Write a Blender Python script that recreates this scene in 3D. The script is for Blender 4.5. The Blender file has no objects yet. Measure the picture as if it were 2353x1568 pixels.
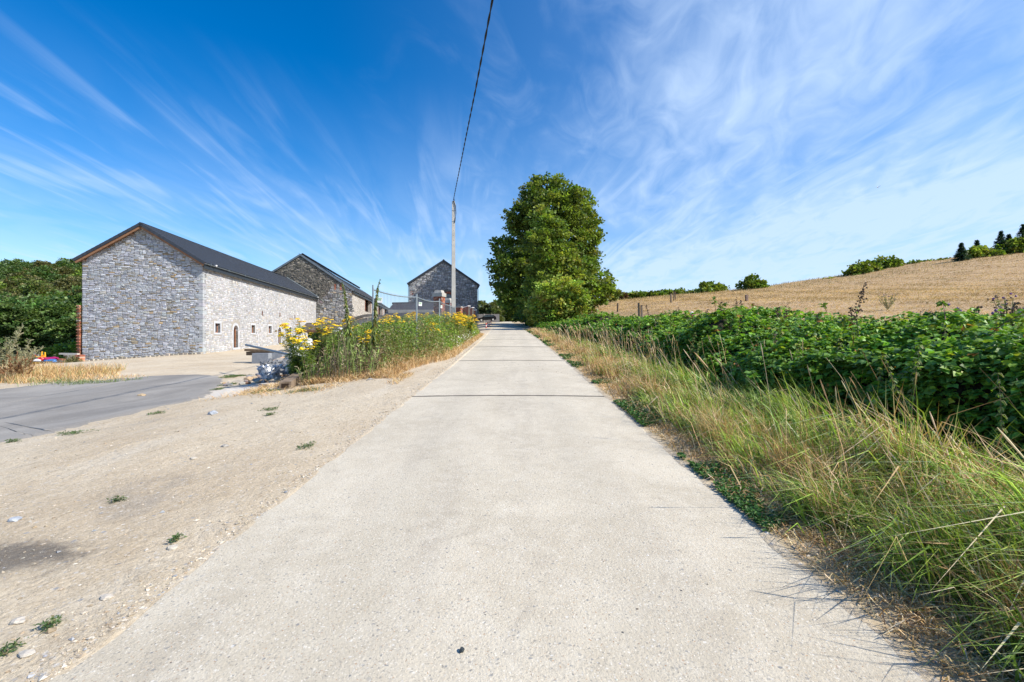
import bpy, math, random
import numpy as np
random.seed(11)
rng = np.random.default_rng(11)
SC = bpy.context.scene
COL = SC.collection
pi = math.pi
# ------------------------------------------------------------------ camera
EYE = 1.55
cd = bpy.data.cameras.new('camera'); cam = bpy.data.objects.new('camera', cd); COL.objects.link(cam)
cd.lens = 16.0; cd.sensor_width = 36.0; cd.clip_end = 4000; cd.clip_start = .05; cd.shift_y = -0.006
cam.location = (0, 0, EYE); cam.rotation_euler = (pi/2, 0, 0)
SC.camera = cam
# ------------------------------------------------------------------ sun, sky, exposure
SUN_E, SUN_B = math.radians(41), math.radians(15)      # elevation, and how far behind the camera's right hand
sv = (math.cos(SUN_E)*math.cos(SUN_B), -math.cos(SUN_E)*math.sin(SUN_B), math.sin(SUN_E))
sl = bpy.data.lights.new('sun', 'SUN'); so = bpy.data.objects.new('sun', sl); COL.objects.link(so)
sl.energy = 4.6; sl.angle = math.radians(.5); sl.color = (1.0, .93, .82)
from mathutils import Vector, Matrix
so.rotation_euler = Vector(sv).to_track_quat('Z', 'Y').to_euler()
so.location = (60, -15, 60)
SC.view_settings.view_transform = 'Standard'; SC.view_settings.look = 'None'
SC.view_settings.exposure = 0.58; SC.view_settings.gamma = 1.0; SC.view_settings.use_curve_mapping = False
SC.cycles.use_denoising = True; SC.cycles.max_bounces = 6; SC.cycles.transparent_max_bounces = 8
SC.cycles.use_adaptive_sampling = True; SC.cycles.adaptive_threshold = .01

def nd(nt, t, **kw):
    n = nt.nodes.new(t)
    for k, v in kw.items():
        if k == 'inp':
            for a, b in v.items(): n.inputs[a].default_value = b
        else: setattr(n, k, v)
    return n
W = bpy.data.worlds.new('World'); SC.world = W; W.use_nodes = True
nt = W.node_tree; nt.nodes.clear(); L = nt.links.new
out = nd(nt, 'ShaderNodeOutputWorld'); bg = nd(nt, 'ShaderNodeBackground', inp={'Strength': .1})
sky = nd(nt, 'ShaderNodeTexSky', sky_type='NISHITA', sun_disc=False)
sky.sun_elevation = SUN_E; sky.sun_rotation = math.atan2(sv[0], sv[1])
sky.air_density = 1.0; sky.dust_density = .5; sky.ozone_density = 3.0; sky.altitude = 200
tc = nd(nt, 'ShaderNodeTexCoord'); sep = nd(nt, 'ShaderNodeSeparateXYZ'); L(tc.outputs['Generated'], sep.inputs[0])
def M(op, a, b=None, c=None, clamp=False, nt=nt):
    n = nd(nt, 'ShaderNodeMath', operation=op); n.use_clamp = clamp
    for i, v in enumerate((a, b, c)):
        if v is None: continue
        if isinstance(v, (int, float)): n.inputs[i].default_value = v
        else: nt.links.new(v, n.inputs[i])
    return n.outputs[0]
X_, Y_, Z_ = sep.outputs
den = M('ADD', M('MAXIMUM', Z_, 0.0), .10)
px_ = M('DIVIDE', X_, den); py_ = M('DIVIDE', Y_, den)
def cloud(sx, sy, rot, det, dist, seed, scale=1.0):
    cb = nd(nt, 'ShaderNodeCombineXYZ')
    c_, s_ = math.cos(rot), math.sin(rot)
    xr = M('ADD', M('MULTIPLY', px_, c_), M('MULTIPLY', py_, s_)); yr = M('SUBTRACT', M('MULTIPLY', py_, c_), M('MULTIPLY', px_, s_))
    L(M('MULTIPLY', xr, sx), cb.inputs[0]); L(M('MULTIPLY', yr, sy), cb.inputs[1]); cb.inputs[2].default_value = seed
    n = nd(nt, 'ShaderNodeTexNoise', inp={'Scale': scale, 'Detail': det, 'Roughness': .53, 'Distortion': dist}); L(cb.outputs[0], n.inputs['Vector'])
    return n.outputs['Fac']
def mr(v, a, b, c=0., d=1., nt=nt, smooth=True):
    n = nd(nt, 'ShaderNodeMapRange'); n.interpolation_type = 'SMOOTHSTEP' if smooth else 'LINEAR'
    nt.links.new(v, n.inputs[0])
    for i, q in zip((1, 2, 3, 4), (a, b, c, d)): n.inputs[i].default_value = q
    return n.outputs[0]
ang = M('DIVIDE', X_, M('MAXIMUM', Y_, .15))
right = mr(ang, -.35, .6)
big = cloud(1.0, .55, .05, 3, .3, 3.1)
streak = cloud(3.0, 1.0, -.02, 6, 1.0, 8.3)
fine = cloud(6.5, 3.0, -.30, 7, 1.2, 1.7)
cov = M('ADD', M('SUBTRACT', M('MULTIPLY', right, .42), .06), M('MULTIPLY', M('SUBTRACT', big, .5), M('ADD', M('MULTIPLY', right, .7), .25)))
dens = M('ADD', M('ADD', M('MULTIPLY', streak, .45), M('MULTIPLY', fine, .66)), cov)
fac = M('MULTIPLY', mr(dens, .56, 1.36), mr(ang, -.48, .12, .0, 1.))
veil = M('MULTIPLY', M('MULTIPLY', mr(ang, -.45, .7), mr(Z_, .75, .15, .45, 1.)), .26)
lowband = mr(Z_, .0, .50, 1., 0.)
lowfac = M('MULTIPLY', M('MULTIPLY', lowband, mr(ang, -1.0, .7, .62, .68)), mr(streak, .28, .62, .55, 1.))
wisp = M('MULTIPLY', M('MULTIPLY', mr(M('ADD', M('MULTIPLY', cloud(8.0, .9, .10, 12, .9, 31.7), .6), M('MULTIPLY', cloud(2.2, .8, .10, 4, .4, 5.7), .5)), .52, .74), .34), mr(Z_, .50, .22))
f2 = M('ADD', M('MAXIMUM', M('MULTIPLY', fac, .66), wisp), veil)
f3 = M('MINIMUM', M('ADD', f2, M('MULTIPLY', lowfac, .72)), .86)
hsv = nd(nt, 'ShaderNodeHueSaturation', inp={'Hue': .505, 'Saturation': 1.5, 'Value': 1.25}); L(sky.outputs[0], hsv.inputs['Color'])
mx = nd(nt, 'ShaderNodeMix', data_type='RGBA'); L(f3, mx.inputs[0]); L(hsv.outputs[0], mx.inputs[6]); mx.inputs[7].default_value = (4.7, 6.0, 7.9, 1)
L(mx.outputs[2], bg.inputs['Color']); L(bg.outputs[0], out.inputs[0])

# ------------------------------------------------------------------ helpers
def P(px, py, Y):
    return np.array([(px-1176.5)/1046*Y, Y, EYE+(770-py)/1046*Y])
def lerp(a, b, t): return a+(b-a)*t
def ss(a, b, x):
    t = np.clip((np.asarray(x, float)-a)/(b-a), 0, 1); return t*t*(3-2*t)
def mesh(name, V, polys, mat=None, col=None, smooth=False):
    V = np.ascontiguousarray(np.asarray(V, np.float32).reshape(-1, 3))
    polys = [np.asarray(p, np.int32) for p in polys if len(p)]
    me = bpy.data.meshes.new(name)
    me.vertices.add(len(V)); me.vertices.foreach_set('co', V.ravel())
    loops = np.concatenate([p.ravel() for p in polys]); tot = np.concatenate([np.full(len(p), p.shape[1], np.int32) for p in polys])
    st = np.concatenate([[0], np.cumsum(tot)[:-1]]).astype(np.int32)
    me.loops.add(len(loops)); me.loops.foreach_set('vertex_index', loops.astype(np.int32))
    me.polygons.add(len(tot)); me.polygons.foreach_set('loop_start', st)
    me.polygons.foreach_set('use_smooth', np.full(len(tot), bool(smooth)))
    me.update(calc_edges=True)
    if col is not None:
        a = me.attributes.new('Col', 'FLOAT_COLOR', 'POINT')
        c = np.ones((len(V), 4), np.float32); c[:, :3] = np.asarray(col, np.float32); a.data.foreach_set('color', c.ravel())
    if mat: me.materials.append(mat)
    return me
def obj(name, me, parent=None, label=None, cat=None, group=None, kind=None, loc=None):
    o = bpy.data.objects.new(name, me); COL.objects.link(o)
    if parent: o.parent = parent
    if loc is not None: o.location = loc
    if label: o['label'] = label
    if cat: o['category'] = cat
    if group: o['group'] = group
    if kind: o['kind'] = kind
    return o
def thing(name, label, cat, loc=(0, 0, 0), rz=0, group=None):
    o = obj(name, None, None, label, cat, group, loc=tuple(float(v) for v in loc)); o.rotation_euler[2] = rz
    o.empty_display_size = .2
    return o
class MB:
    def __init__(s): s.V = []; s.P = {}; s.C = []; s.n = 0
    def add(s, V, polys, col=(1, 1, 1)):
        V = np.asarray(V, float).reshape(-1, 3)
        for p in polys:
            p = np.asarray(p, int)
            if len(p): s.P.setdefault(p.shape[1], []).append(p+s.n)
        s.V.append(V); c = np.asarray(col, float)
        s.C.append(np.broadcast_to(c, (len(V), 3)) if c.ndim == 1 else c); s.n += len(V); return s
    def box(s, c, size, R=None, col=(1, 1, 1), taper=1.0):
        h = np.asarray(size, float)/2
        v = np.array([[x, y, z] for z in (-1, 1) for y in (-1, 1) for x in (-1, 1)], float)
        v[v[:, 2] > 0, :2] *= taper; v = v*h
        if R is not None: v = v @ np.asarray(R, float).T
        return s.add(v+np.asarray(c, float), [[[0, 2, 3, 1], [4, 5, 7, 6], [0, 1, 5, 4], [2, 6, 7, 3], [0, 4, 6, 2], [1, 3, 7, 5]]], col)
    def tube(s, pts, r, n=6, col=(1, 1, 1), cap=True):
        pts = np.asarray(pts, float); m = len(pts); r = np.broadcast_to(np.asarray(r, float), (m,))
        t = np.gradient(pts, axis=0); t /= np.linalg.norm(t, axis=1)[:, None]+1e-9
        a = np.cross(t, [0, 0, 1.]); bad = np.linalg.norm(a, axis=1) < .1; a[bad] = np.cross(t[bad], [1., 0, 0])
        a /= np.linalg.norm(a, axis=1)[:, None]; b = np.cross(t, a)
        th = np.arange(n)*2*pi/n
        V = pts[:, None]+r[:, None, None]*(np.cos(th)[None, :, None]*a[:, None]+np.sin(th)[None, :, None]*b[:, None])
        i = np.arange(m-1)[:, None]*n; j = np.arange(n)[None]; k = (j+1) % n
        q = np.stack([i+j, i+k, i+n+k, i+n+j], -1).reshape(-1, 4)
        pol = [q]
        if cap: pol.append(np.array([np.arange(n)[::-1], (m-1)*n+np.arange(n)]))
        return s.add(V.reshape(-1, 3), pol, col)
    def prism(s, poly, O, u, w, n, d0, d1, col=(1, 1, 1)):
        poly = np.asarray(poly, float); k = len(poly); O, u, w, n = (np.asarray(q, float) for q in (O, u, w, n))
        base = O+poly[:, :1]*u+poly[:, 1:2]*w
        V = np.concatenate([base+n*d0, base+n*d1]); j = np.arange(k); jj = (j+1) % k
        return s.add(V, [np.stack([j, jj, jj+k, j+k], -1), np.array([j[::-1], j+k])], col)
    def me(s, name, mat, smooth=False):
        return mesh(name, np.concatenate(s.V), [np.concatenate(v) for v in s.P.values()], mat, np.concatenate(s.C), smooth)
    def obj(s, name, mat, parent=None, smooth=False, **k): return obj(name, s.me(name, mat, smooth), parent, **k)
def rz(a):
    c, s = math.cos(a), math.sin(a); return np.array([[c, -s, 0], [s, c, 0], [0, 0, 1.]])
def rx(a):
    c, s = math.cos(a), math.sin(a); return np.array([[1, 0, 0], [0, c, -s], [0, s, c]])
def ry(a):
    c, s = math.cos(a), math.sin(a); return np.array([[c, 0, s], [0, 1, 0], [-s, 0, c]])
def frames(dirv, up):
    y = dirv/np.linalg.norm(dirv, axis=1)[:, None]; x = np.cross(y, up); x /= np.linalg.norm(x, axis=1)[:, None]+1e-9
    z = np.cross(x, y); return np.stack([x, y, z], -1)      # columns
def scatter(mb, T, F, R, S, pos, col):
    """copies of template T (k,3), with rotation (n,3,3), scale (n,3) or (n,), positions and colours"""
    n = len(pos); S = np.asarray(S, float); S = S[:, None]*np.ones(3) if S.ndim == 1 else S
    V = np.einsum('nij,nkj->nki', R, T[None]*S[:, None, :])+pos[:, None]
    k = len(T); off = np.arange(n)[:, None, None]*k
    mb.add(V.reshape(-1, 3), [(np.asarray(f)[None]+off).reshape(-1, np.asarray(f).shape[1]) for f in F], np.repeat(col, k, axis=0))
def unit(n, r=None):
    v = (r or rng).normal(size=(n, 3)); return v/np.linalg.norm(v, axis=1)[:, None]
LEAF = np.array([[0, 0, 0], [-.36, .38, .10], [0, .45, 0], [.36, .38, .10], [0, 1, -.14]]); LEAF_F = [[[0, 2, 1], [0, 3, 2], [1, 2, 4], [2, 3, 4]]]
OVAL = np.array([[0, 0, 0], [-.30, .22, .07], [-.37, .52, .06], [0, 1, -.14], [.37, .52, .06], [.30, .22, .07], [0, .5, -.01]]); OVAL_F = [[[0, 6, 1], [1, 6, 2], [2, 6, 3], [3, 6, 4], [4, 6, 5], [5, 6, 0]]]
QUAD = np.array([[-.5, 0, 0], [.5, .1, 0], [.4, 1, .18], [-.4, .9, .1]]); QUAD_F = [[[0, 1, 2, 3]]]
def blades(mb, pos, h, lean, ldir, width, col, bend=.35):
    """grass blades: three-triangle strips"""
    n = len(pos); a = rng.uniform(0, 2*pi, n)
    side = np.stack([np.cos(a), np.sin(a), np.zeros(n)], 1)
    L_ = np.stack([np.cos(ldir), np.sin(ldir), np.zeros(n)], 1)*(h*lean)[:, None]
    mid = pos+L_*bend; mid[:, 2] += h*.58
    tip = pos+L_; tip[:, 2] += h*np.clip(1-.35*lean**2, .25, 1)
    w = (width/2)[:, None]*side
    V = np.stack([pos-w, pos+w, mid+w*.85, mid-w*.85, tip], 1).reshape(-1, 3)
    o = np.arange(n)[:, None]*5
    mb.add(V, [o+np.array([[0, 1, 2, 3]]), o+np.array([[3, 2, 4]])], np.repeat(col, 5, axis=0))
def vary(base, n, dv=.2, dh=.04, r=None):
    r = r or rng
    c = np.asarray(base, float)[None]*(1+r.normal(size=(n, 1))*dv)*(1+r.normal(size=(n, 3))*dh); return np.clip(c, .003, 1)
def pick(pal, wts, n, dv=.2, dh=.035):
    pal = np.asarray(pal, float); i = rng.choice(len(pal), n, p=np.asarray(wts)/sum(wts))
    c = pal[i]*(1+rng.normal(size=(n, 1))*dv)*(1+rng.normal(size=(n, 3))*dh); return np.clip(c, .003, 1)

# ------------------------------------------------------------------ materials
def newmat(name):
    m = bpy.data.materials.new(name); m.use_nodes = True; t = m.node_tree; t.nodes.clear()
    o = nd(t, 'ShaderNodeOutputMaterial'); b = nd(t, 'ShaderNodeBsdfPrincipled'); t.links.new(b.outputs[0], o.inputs[0]); return m, t, b, o
def noise(t, scale, det=4, rough=.6, coord='Object', vec=None, dist=0., squash=None):
    n = nd(t, 'ShaderNodeTexNoise', inp={'Scale': scale, 'Detail': det, 'Roughness': rough, 'Distortion': dist})
    if vec is None:
        tcn = nd(t, 'ShaderNodeTexCoord'); vec = tcn.outputs[coord]
    if squash:
        mp = nd(t, 'ShaderNodeMapping'); mp.inputs['Scale'].default_value = squash; t.links.new(vec, mp.inputs[0]); vec = mp.outputs[0]
    t.links.new(vec, n.inputs['Vector']); return n
def mixc(t, f, a, b, mode='MIX'):
    n = nd(t, 'ShaderNodeMix', data_type='RGBA', blend_type=mode)
    for i, v in ((0, f), (6, a), (7, b)):
        if isinstance(v, (int, float)): n.inputs[i].default_value = v
        elif isinstance(v, tuple): n.inputs[i].default_value = (*v[:3], 1)
        else: t.links.new(v, n.inputs[i])
    return n.outputs[2]
def mat(name, c1, c2=None, scale=3., rough=.8, attr=False, bump=0., bscale=None, metal=0., spec=.3, squash=None, det=5, trans=0.):
    m, t, b, o = newmat(name)
    c = c1
    if c2 is not None:
        n = noise(t, scale, det, squash=squash); c = mixc(t, mr(n.outputs[0], .32, .68, nt=t), c1, c2)
    if attr:
        a = nd(t, 'ShaderNodeAttribute', attribute_name='Col'); c = mixc(t, 1., a.outputs['Color'], c, 'MULTIPLY')
    if isinstance(c, tuple): b.inputs['Base Color'].default_value = (*c, 1)
    else: t.links.new(c, b.inputs['Base Color'])
    b.inputs['Roughness'].default_value = rough; b.inputs['Metallic'].default_value = metal; b.inputs['Specular IOR Level'].default_value = spec
    if bump:
        n2 = noise(t, bscale or scale*4, 6, .65, squash=squash); bp = nd(t, 'ShaderNodeBump', inp={'Strength': bump, 'Distance': .02}); t.links.new(n2.outputs[0], bp.inputs['Height']); t.links.new(bp.outputs[0], b.inputs['Normal'])
    if trans:
        tr = nd(t, 'ShaderNodeBsdfTranslucent'); ms = nd(t, 'ShaderNodeMixShader', inp={0: trans})
        tcol = mixc(t, 1., c, (1.25, 1.25, .55), 'MULTIPLY'); t.links.new(tcol, tr.inputs[0])
        t.links.new(b.outputs[0], ms.inputs[1]); t.links.new(tr.outputs[0], ms.inputs[2]); t.links.new(ms.outputs[0], o.inputs[0])
    return m
Wt = (1., 1., 1.)
m_leaf = mat('leaf', Wt, None, attr=True, rough=.5, spec=.4, trans=.36)
m_gloss = mat('bramble_leaf', Wt, None, attr=True, rough=.50, spec=.35, trans=.32)
m_grass = mat('grass_blade', Wt, None, attr=True, rough=.55, spec=.3, trans=.22)
m_straw = mat('dry_grass_blade', Wt, None, attr=True, rough=.7, spec=.2, trans=.15)
m_bark = mat('bark', (.09, .07, .05), (.16, .13, .10), 4, .9, bump=.5)
m_stem = mat('plant_stem', Wt, None, attr=True, rough=.7)
m_stone = mat('limestone', (.88, .89, .91), (1.10, 1.09, 1.07), 5., .85, attr=True, bump=.7, bscale=26)
m_stonew = mat('pale_limestone', (.86, .87, .90), (1.1, 1.08, 1.04), 4., .85, attr=True, bump=.5, bscale=20)
m_stoned = mat('weathered_stone', (.65, .65, .66), (1.15, 1.12, 1.05), 3., .9, attr=True, bump=.9, bscale=18)
m_mortar = mat('mortar', (.20, .165, .12), (.28, .24, .19), 2.5, .95, bump=.6, bscale=40)
m_mortarw = mat('pale_mortar', (.30, .275, .24), (.41, .385, .35), .45, .95, bump=.4, bscale=30)
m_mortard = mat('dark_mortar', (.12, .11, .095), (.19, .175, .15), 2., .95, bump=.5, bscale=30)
m_dress = mat('dressed_stone', (.44, .46, .50), (.54, .55, .57), 3, .8, bump=.3, bscale=30)
m_tile = mat('roof_tile', (.030, .037, .050), (.045, .053, .068), 6, .55, attr=True, spec=.32)
m_black = mat('dark_metal', (.025, .03, .035), None, rough=.4, spec=.5)
m_zinc = mat('zinc', (.12, .155, .185), (.17, .205, .235), 2, .6, metal=.25)
m_timber = mat('timber_board', (.20, .10, .055), (.31, .17, .095), 3, .75, bump=.3, squash=(1, 6, 6))
m_oldwood = mat('grey_wood', (.17, .14, .11), (.28, .24, .20), 4, .85, bump=.5, attr=True)
m_palewood = mat('pale_wood', (.42, .36, .30), (.55, .49, .42), 5, .8, attr=True, bump=.2)
m_frame = mat('window_frame_wood', (.33, .13, .06), (.42, .19, .10), 6, .6)
m_dark = mat('dark_interior', (.02, .018, .016), None, rough=.95)
m_brick = mat('brick', (.82, .78, .76), (1.15, 1.1, 1.05), 9, .9, attr=True, bump=.5, bscale=40)
m_conc = mat('concrete_pole', (.42, .41, .38), (.52, .50, .46), 2.5, .85, bump=.25, bscale=60)
m_cap = mat('cap_stone', (.34, .33, .30), (.46, .44, .41), 3, .85, bump=.3)
m_galv = mat('galvanised_steel', (.20, .24, .27), (.28, .32, .35), 12, .55, metal=.4)
m_cable = mat('black_cable', (.012, .012, .013), None, rough=.6)
m_white = mat('white_plastic', (.72, .72, .72), (.8, .8, .8), 8, .45, bump=.2)
m_paint = mat('painted', Wt, (.85, .85, .85), 6, .45, attr=True, spec=.5)
m_foil = mat('silver_sheet', (.42, .44, .47), (.6, .62, .65), 5, .38, metal=.45, bump=.8, bscale=12)
m_rough = mat('weathered_paint', Wt, (.7, .7, .7), 5, .85, attr=True, bump=.4)
m_petal = mat('flower', Wt, None, attr=True, rough=.6, trans=.15)
m_tyre = mat('rubber', (.02, .02, .02), None, rough=.9)
m_rend = mat('lime_render', (.34, .31, .27), (.44, .41, .37), 1.1, .95, bump=.5, bscale=14)
def glassmat():
    m, t, b, o = newmat('window_glass'); b.inputs['Base Color'].default_value = (.05, .07, .09, 1); b.inputs['Roughness'].default_value = .06
    b.inputs['Specular IOR Level'].default_value = .9; return m
m_glass = glassmat()
def carpaint():
    m, t, b, o = newmat('black_car_paint'); b.inputs['Base Color'].default_value = (.006, .007, .009, 1); b.inputs['Roughness'].default_value = .4; b.inputs['Specular IOR Level'].default_value = .3
    b.inputs['Coat Weight'].default_value = .15; return m
m_car = carpaint()

def concrete_road():
    m, t, b, o = newmat('road_concrete'); tcn = nd(t, 'ShaderNodeTexCoord'); v = tcn.outputs['Object']
    n1 = noise(t, .7, 7, .68, vec=v, dist=.6); n2 = noise(t, 5.5, 8, .75, vec=v); n3 = noise(t, 60, 4, .7, vec=v)
    n4 = noise(t, 1.0, 4, .6, vec=v, squash=(1.6, .12, 1))
    c = mixc(t, mr(n1.outputs[0], .3, .7, nt=t), (.465, .41, .315), (.59, .53, .42))
    c = mixc(t, mr(n4.outputs[0], .5, .75, 0, .45, nt=t), c, (.34, .30, .245))
    c = mixc(t, mr(n2.outputs[0], .42, .66, 0, .5, nt=t), c, (.61, .56, .46)); n6 = noise(t, 2.1, 6, .7, vec=v, dist=1.); c = mixc(t, mr(n6.outputs[0], .55, .72, 0, .42, nt=t), c, (.33, .29, .235))
    nw = noise(t, 38, 2, .5, vec=v); vmw = nd(t, 'ShaderNodeVectorMath', operation='MULTIPLY_ADD'); t.links.new(nw.outputs['Color'], vmw.inputs[0]); vmw.inputs[1].default_value = (.03, .03, 0); t.links.new(v, vmw.inputs[2]); vw = vmw.outputs[0]
    sxr = nd(t, 'ShaderNodeSeparateXYZ'); t.links.new(v, sxr.inputs[0]); wt = M('ABSOLUTE', M('SUBTRACT', M('ABSOLUTE', M('ADD', sxr.outputs[0], .08, nt=t), nt=t), .82, nt=t), nt=t)
    c = mixc(t, M('MULTIPLY', M('MULTIPLY', mr(wt, .42, .05, nt=t), mr(n1.outputs[0], .35, .6, .3, 1., nt=t), nt=t), .22, nt=t), c, (.34, .31, .25))
    # exposed aggregate: dark, white and rusty chips of several sizes
    for sc, th, colr, amt, off in ((46, .18, (.16, .165, .165), .72, 0), (22, .11, (.19, .20, .21), .8, 3.3), (95, .28, (.28, .25, .20), .65, 7.1), (75, .24, (.74, .70, .62), .7, 11.), (60, .13, (.36, .17, .07), .75, 17.), (30, .12, (.70, .68, .63), .7, 23.)):
        mp = nd(t, 'ShaderNodeMapping'); mp.inputs['Location'].default_value = (off, off*.7, 0); t.links.new(vw, mp.inputs[0])
        vo = nd(t, 'ShaderNodeTexVoronoi', inp={'Scale': sc, 'Randomness': 1.}); vo.feature = 'F1'; t.links.new(mp.outputs[0], vo.inputs['Vector'])
        sepc = nd(t, 'ShaderNodeSeparateColor'); t.links.new(vo.outputs['Color'], sepc.inputs[0])
        chip = M('MULTIPLY', mr(vo.outputs['Distance'], th, th+.10, 1., 0., nt=t), M('GREATER_THAN', sepc.outputs[0], .42, nt=t), nt=t)
        chip = M('MULTIPLY', chip, mr(sepc.outputs[1], 0, 1, .3, 1., nt=t), nt=t)
        c = mixc(t, M('MULTIPLY', chip, amt, nt=t), c, colr)
    c = mixc(t, mr(n3.outputs[0], .4, .75, 0, .22, nt=t), c, (.30, .27, .23))
    # tyre-worn tracks show a little cleaner and greyer
    t.links.new(c, b.inputs['Base Color']); b.inputs['Roughness'].default_value = .88; b.inputs['Specular IOR Level'].default_value = .25
    bp = nd(t, 'ShaderNodeBump', inp={'Strength': .8, 'Distance': .008}); t.links.new(n3.outputs[0], bp.inputs['Height']); t.links.new(bp.outputs[0], b.inputs['Normal'])
    return m
m_road = concrete_road()
def ground_mat(name, zones):
    m, t, b, o = newmat(name); tcn = nd(t, 'ShaderNodeTexCoord'); v = tcn.outputs['Object']
    sx = nd(t, 'ShaderNodeSeparateXYZ'); t.links.new(v, sx.inputs[0])
    n1 = noise(t, .35, 6, .65, vec=v); n2 = noise(t, 2.4, 7, .7, vec=v, dist=.4); n3 = noise(t, 26, 6, .75, vec=v)
    ns = noise(t, .7, 6, .65, vec=v, squash=(2.2, .35, 1))
    if zones == 'yard':
        c = mixc(t, mr(n1.outputs[0], .35, .65, nt=t), (.54, .44, .31), (.64, .55, .41))
        c = mixc(t, mr(ns.outputs[0], .5, .72, 0, .75, nt=t), c, (.66, .59, .475))
        c = mixc(t, mr(n2.outputs[0], .52, .78, 0, .6, nt=t), c, (.42, .34, .23))
        # ash-grey asphalt crumbs trodden into the dirt
        n5 = noise(t, .55, 5, .6, vec=v, squash=(1.3, .8, 1)); c = mixc(t, mr(n5.outputs[0], .60, .74, 0, .6, nt=t), c, (.26, .25, .235)); n7 = noise(t, 7, 8, .8, vec=v, squash=(1.4, .6, 1)); c = mixc(t, mr(n7.outputs[0], .50, .68, 0, .55, nt=t), c, (.36, .285, .20)); c = mixc(t, mr(n7.outputs[0], .46, .30, 0, .5, nt=t), c, (.70, .63, .53))
        for sc, th, colr, amt, off in ((16, .13, (.68, .65, .60), .7, 0), (9, .07, (.30, .33, .37), .8, 5.), (36, .2, (.70, .66, .60), .6, 9.), (28, .16, (.27, .23, .18), .6, 13.)):
            mp = nd(t, 'ShaderNodeMapping'); mp.inputs['Location'].default_value = (off, off*.6, 0); t.links.new(v, mp.inputs[0])
            vo = nd(t, 'ShaderNodeTexVoronoi', inp={'Scale': sc}); t.links.new(mp.outputs[0], vo.inputs['Vector'])
            sc_ = nd(t, 'ShaderNodeSeparateColor'); t.links.new(vo.outputs['Color'], sc_.inputs[0])
            chip = M('MULTIPLY', mr(vo.outputs['Distance'], th, th+.12, 1., 0., nt=t), M('GREATER_THAN', sc_.outputs[0], .6, nt=t), nt=t)
            c = mixc(t, M('MULTIPLY', chip, amt, nt=t), c, colr)
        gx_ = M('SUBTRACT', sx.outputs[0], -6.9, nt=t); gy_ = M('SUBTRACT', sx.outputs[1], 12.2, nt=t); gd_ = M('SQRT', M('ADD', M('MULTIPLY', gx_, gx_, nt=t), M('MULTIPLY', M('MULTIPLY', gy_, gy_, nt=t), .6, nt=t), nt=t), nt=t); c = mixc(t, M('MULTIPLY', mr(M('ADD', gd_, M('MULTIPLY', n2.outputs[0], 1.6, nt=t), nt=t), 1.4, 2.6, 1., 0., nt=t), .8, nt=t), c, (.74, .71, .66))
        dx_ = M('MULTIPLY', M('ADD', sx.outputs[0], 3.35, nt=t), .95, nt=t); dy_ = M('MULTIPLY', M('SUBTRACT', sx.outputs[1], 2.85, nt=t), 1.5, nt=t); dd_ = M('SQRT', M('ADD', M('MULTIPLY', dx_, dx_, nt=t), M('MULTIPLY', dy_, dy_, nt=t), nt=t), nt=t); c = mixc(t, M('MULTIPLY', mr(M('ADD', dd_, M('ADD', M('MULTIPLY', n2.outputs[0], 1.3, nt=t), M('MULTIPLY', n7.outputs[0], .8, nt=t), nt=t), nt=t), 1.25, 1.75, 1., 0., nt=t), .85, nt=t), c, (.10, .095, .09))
        n8 = noise(t, 75, 5, .8, vec=v); c = mixc(t, mr(n8.outputs[0], .52, .66, 0, .55, nt=t), c, (.29, .23, .16)); c = mixc(t, mr(n8.outputs[0], .45, .34, 0, .5, nt=t), c, (.72, .65, .54))
        bs = 1.4
        # under the far hillside and verges the earth is grown over
        c = mixc(t, mr(sx.outputs[0], -34, -42, nt=t), c, (.07, .085, .03))
    elif zones == 'field':
        nl = noise(t, 1.3, 7, .7, vec=v, squash=(.5, 2.0, 1), dist=.5)
        c = mixc(t, mr(n1.outputs[0], .35, .65, nt=t), (.43, .285, .155), (.54, .385, .225))
        c = mixc(t, mr(nl.outputs[0], .45, .7, 0, .75, nt=t), c, (.27, .17, .085))
        c = mixc(t, mr(n2.outputs[0], .5, .75, 0, .6, nt=t), c, (.54, .41, .25))
        ng = noise(t, .22, 4, .6, vec=v); c = mixc(t, mr(ng.outputs[0], .58, .75, 0, .35, nt=t), c, (.17, .19, .06))
        bs = .9
    else:
        c = mixc(t, mr(n2.outputs[0], .35, .65, nt=t), (.44, .34, .21), (.58, .48, .33))
        c = mixc(t, mr(n1.outputs[0], .50, .70, 0, .5, nt=t), c, (.17, .15, .06)); bs = .6
    c = mixc(t, mr(n3.outputs[0], .35, .75, 0, .40 if zones == 'yard' else .3, nt=t), c, (.24, .18, .115))
    t.links.new(c, b.inputs['Base Color']); b.inputs['Roughness'].default_value = .95; b.inputs['Specular IOR Level'].default_value = .15
    bp = nd(t, 'ShaderNodeBump', inp={'Strength': bs, 'Distance': .03}); hh = M('ADD', M('MULTIPLY', n3.outputs[0], .4, nt=t), n2.outputs[0], nt=t); t.links.new(hh, bp.inputs['Height']); t.links.new(bp.outputs[0], b.inputs['Normal'])
    return m
m_yard = ground_mat('dirt_ground', 'yard'); m_field = ground_mat('straw_field', 'field'); m_verge = ground_mat('verge_soil', 'verge')
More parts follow.
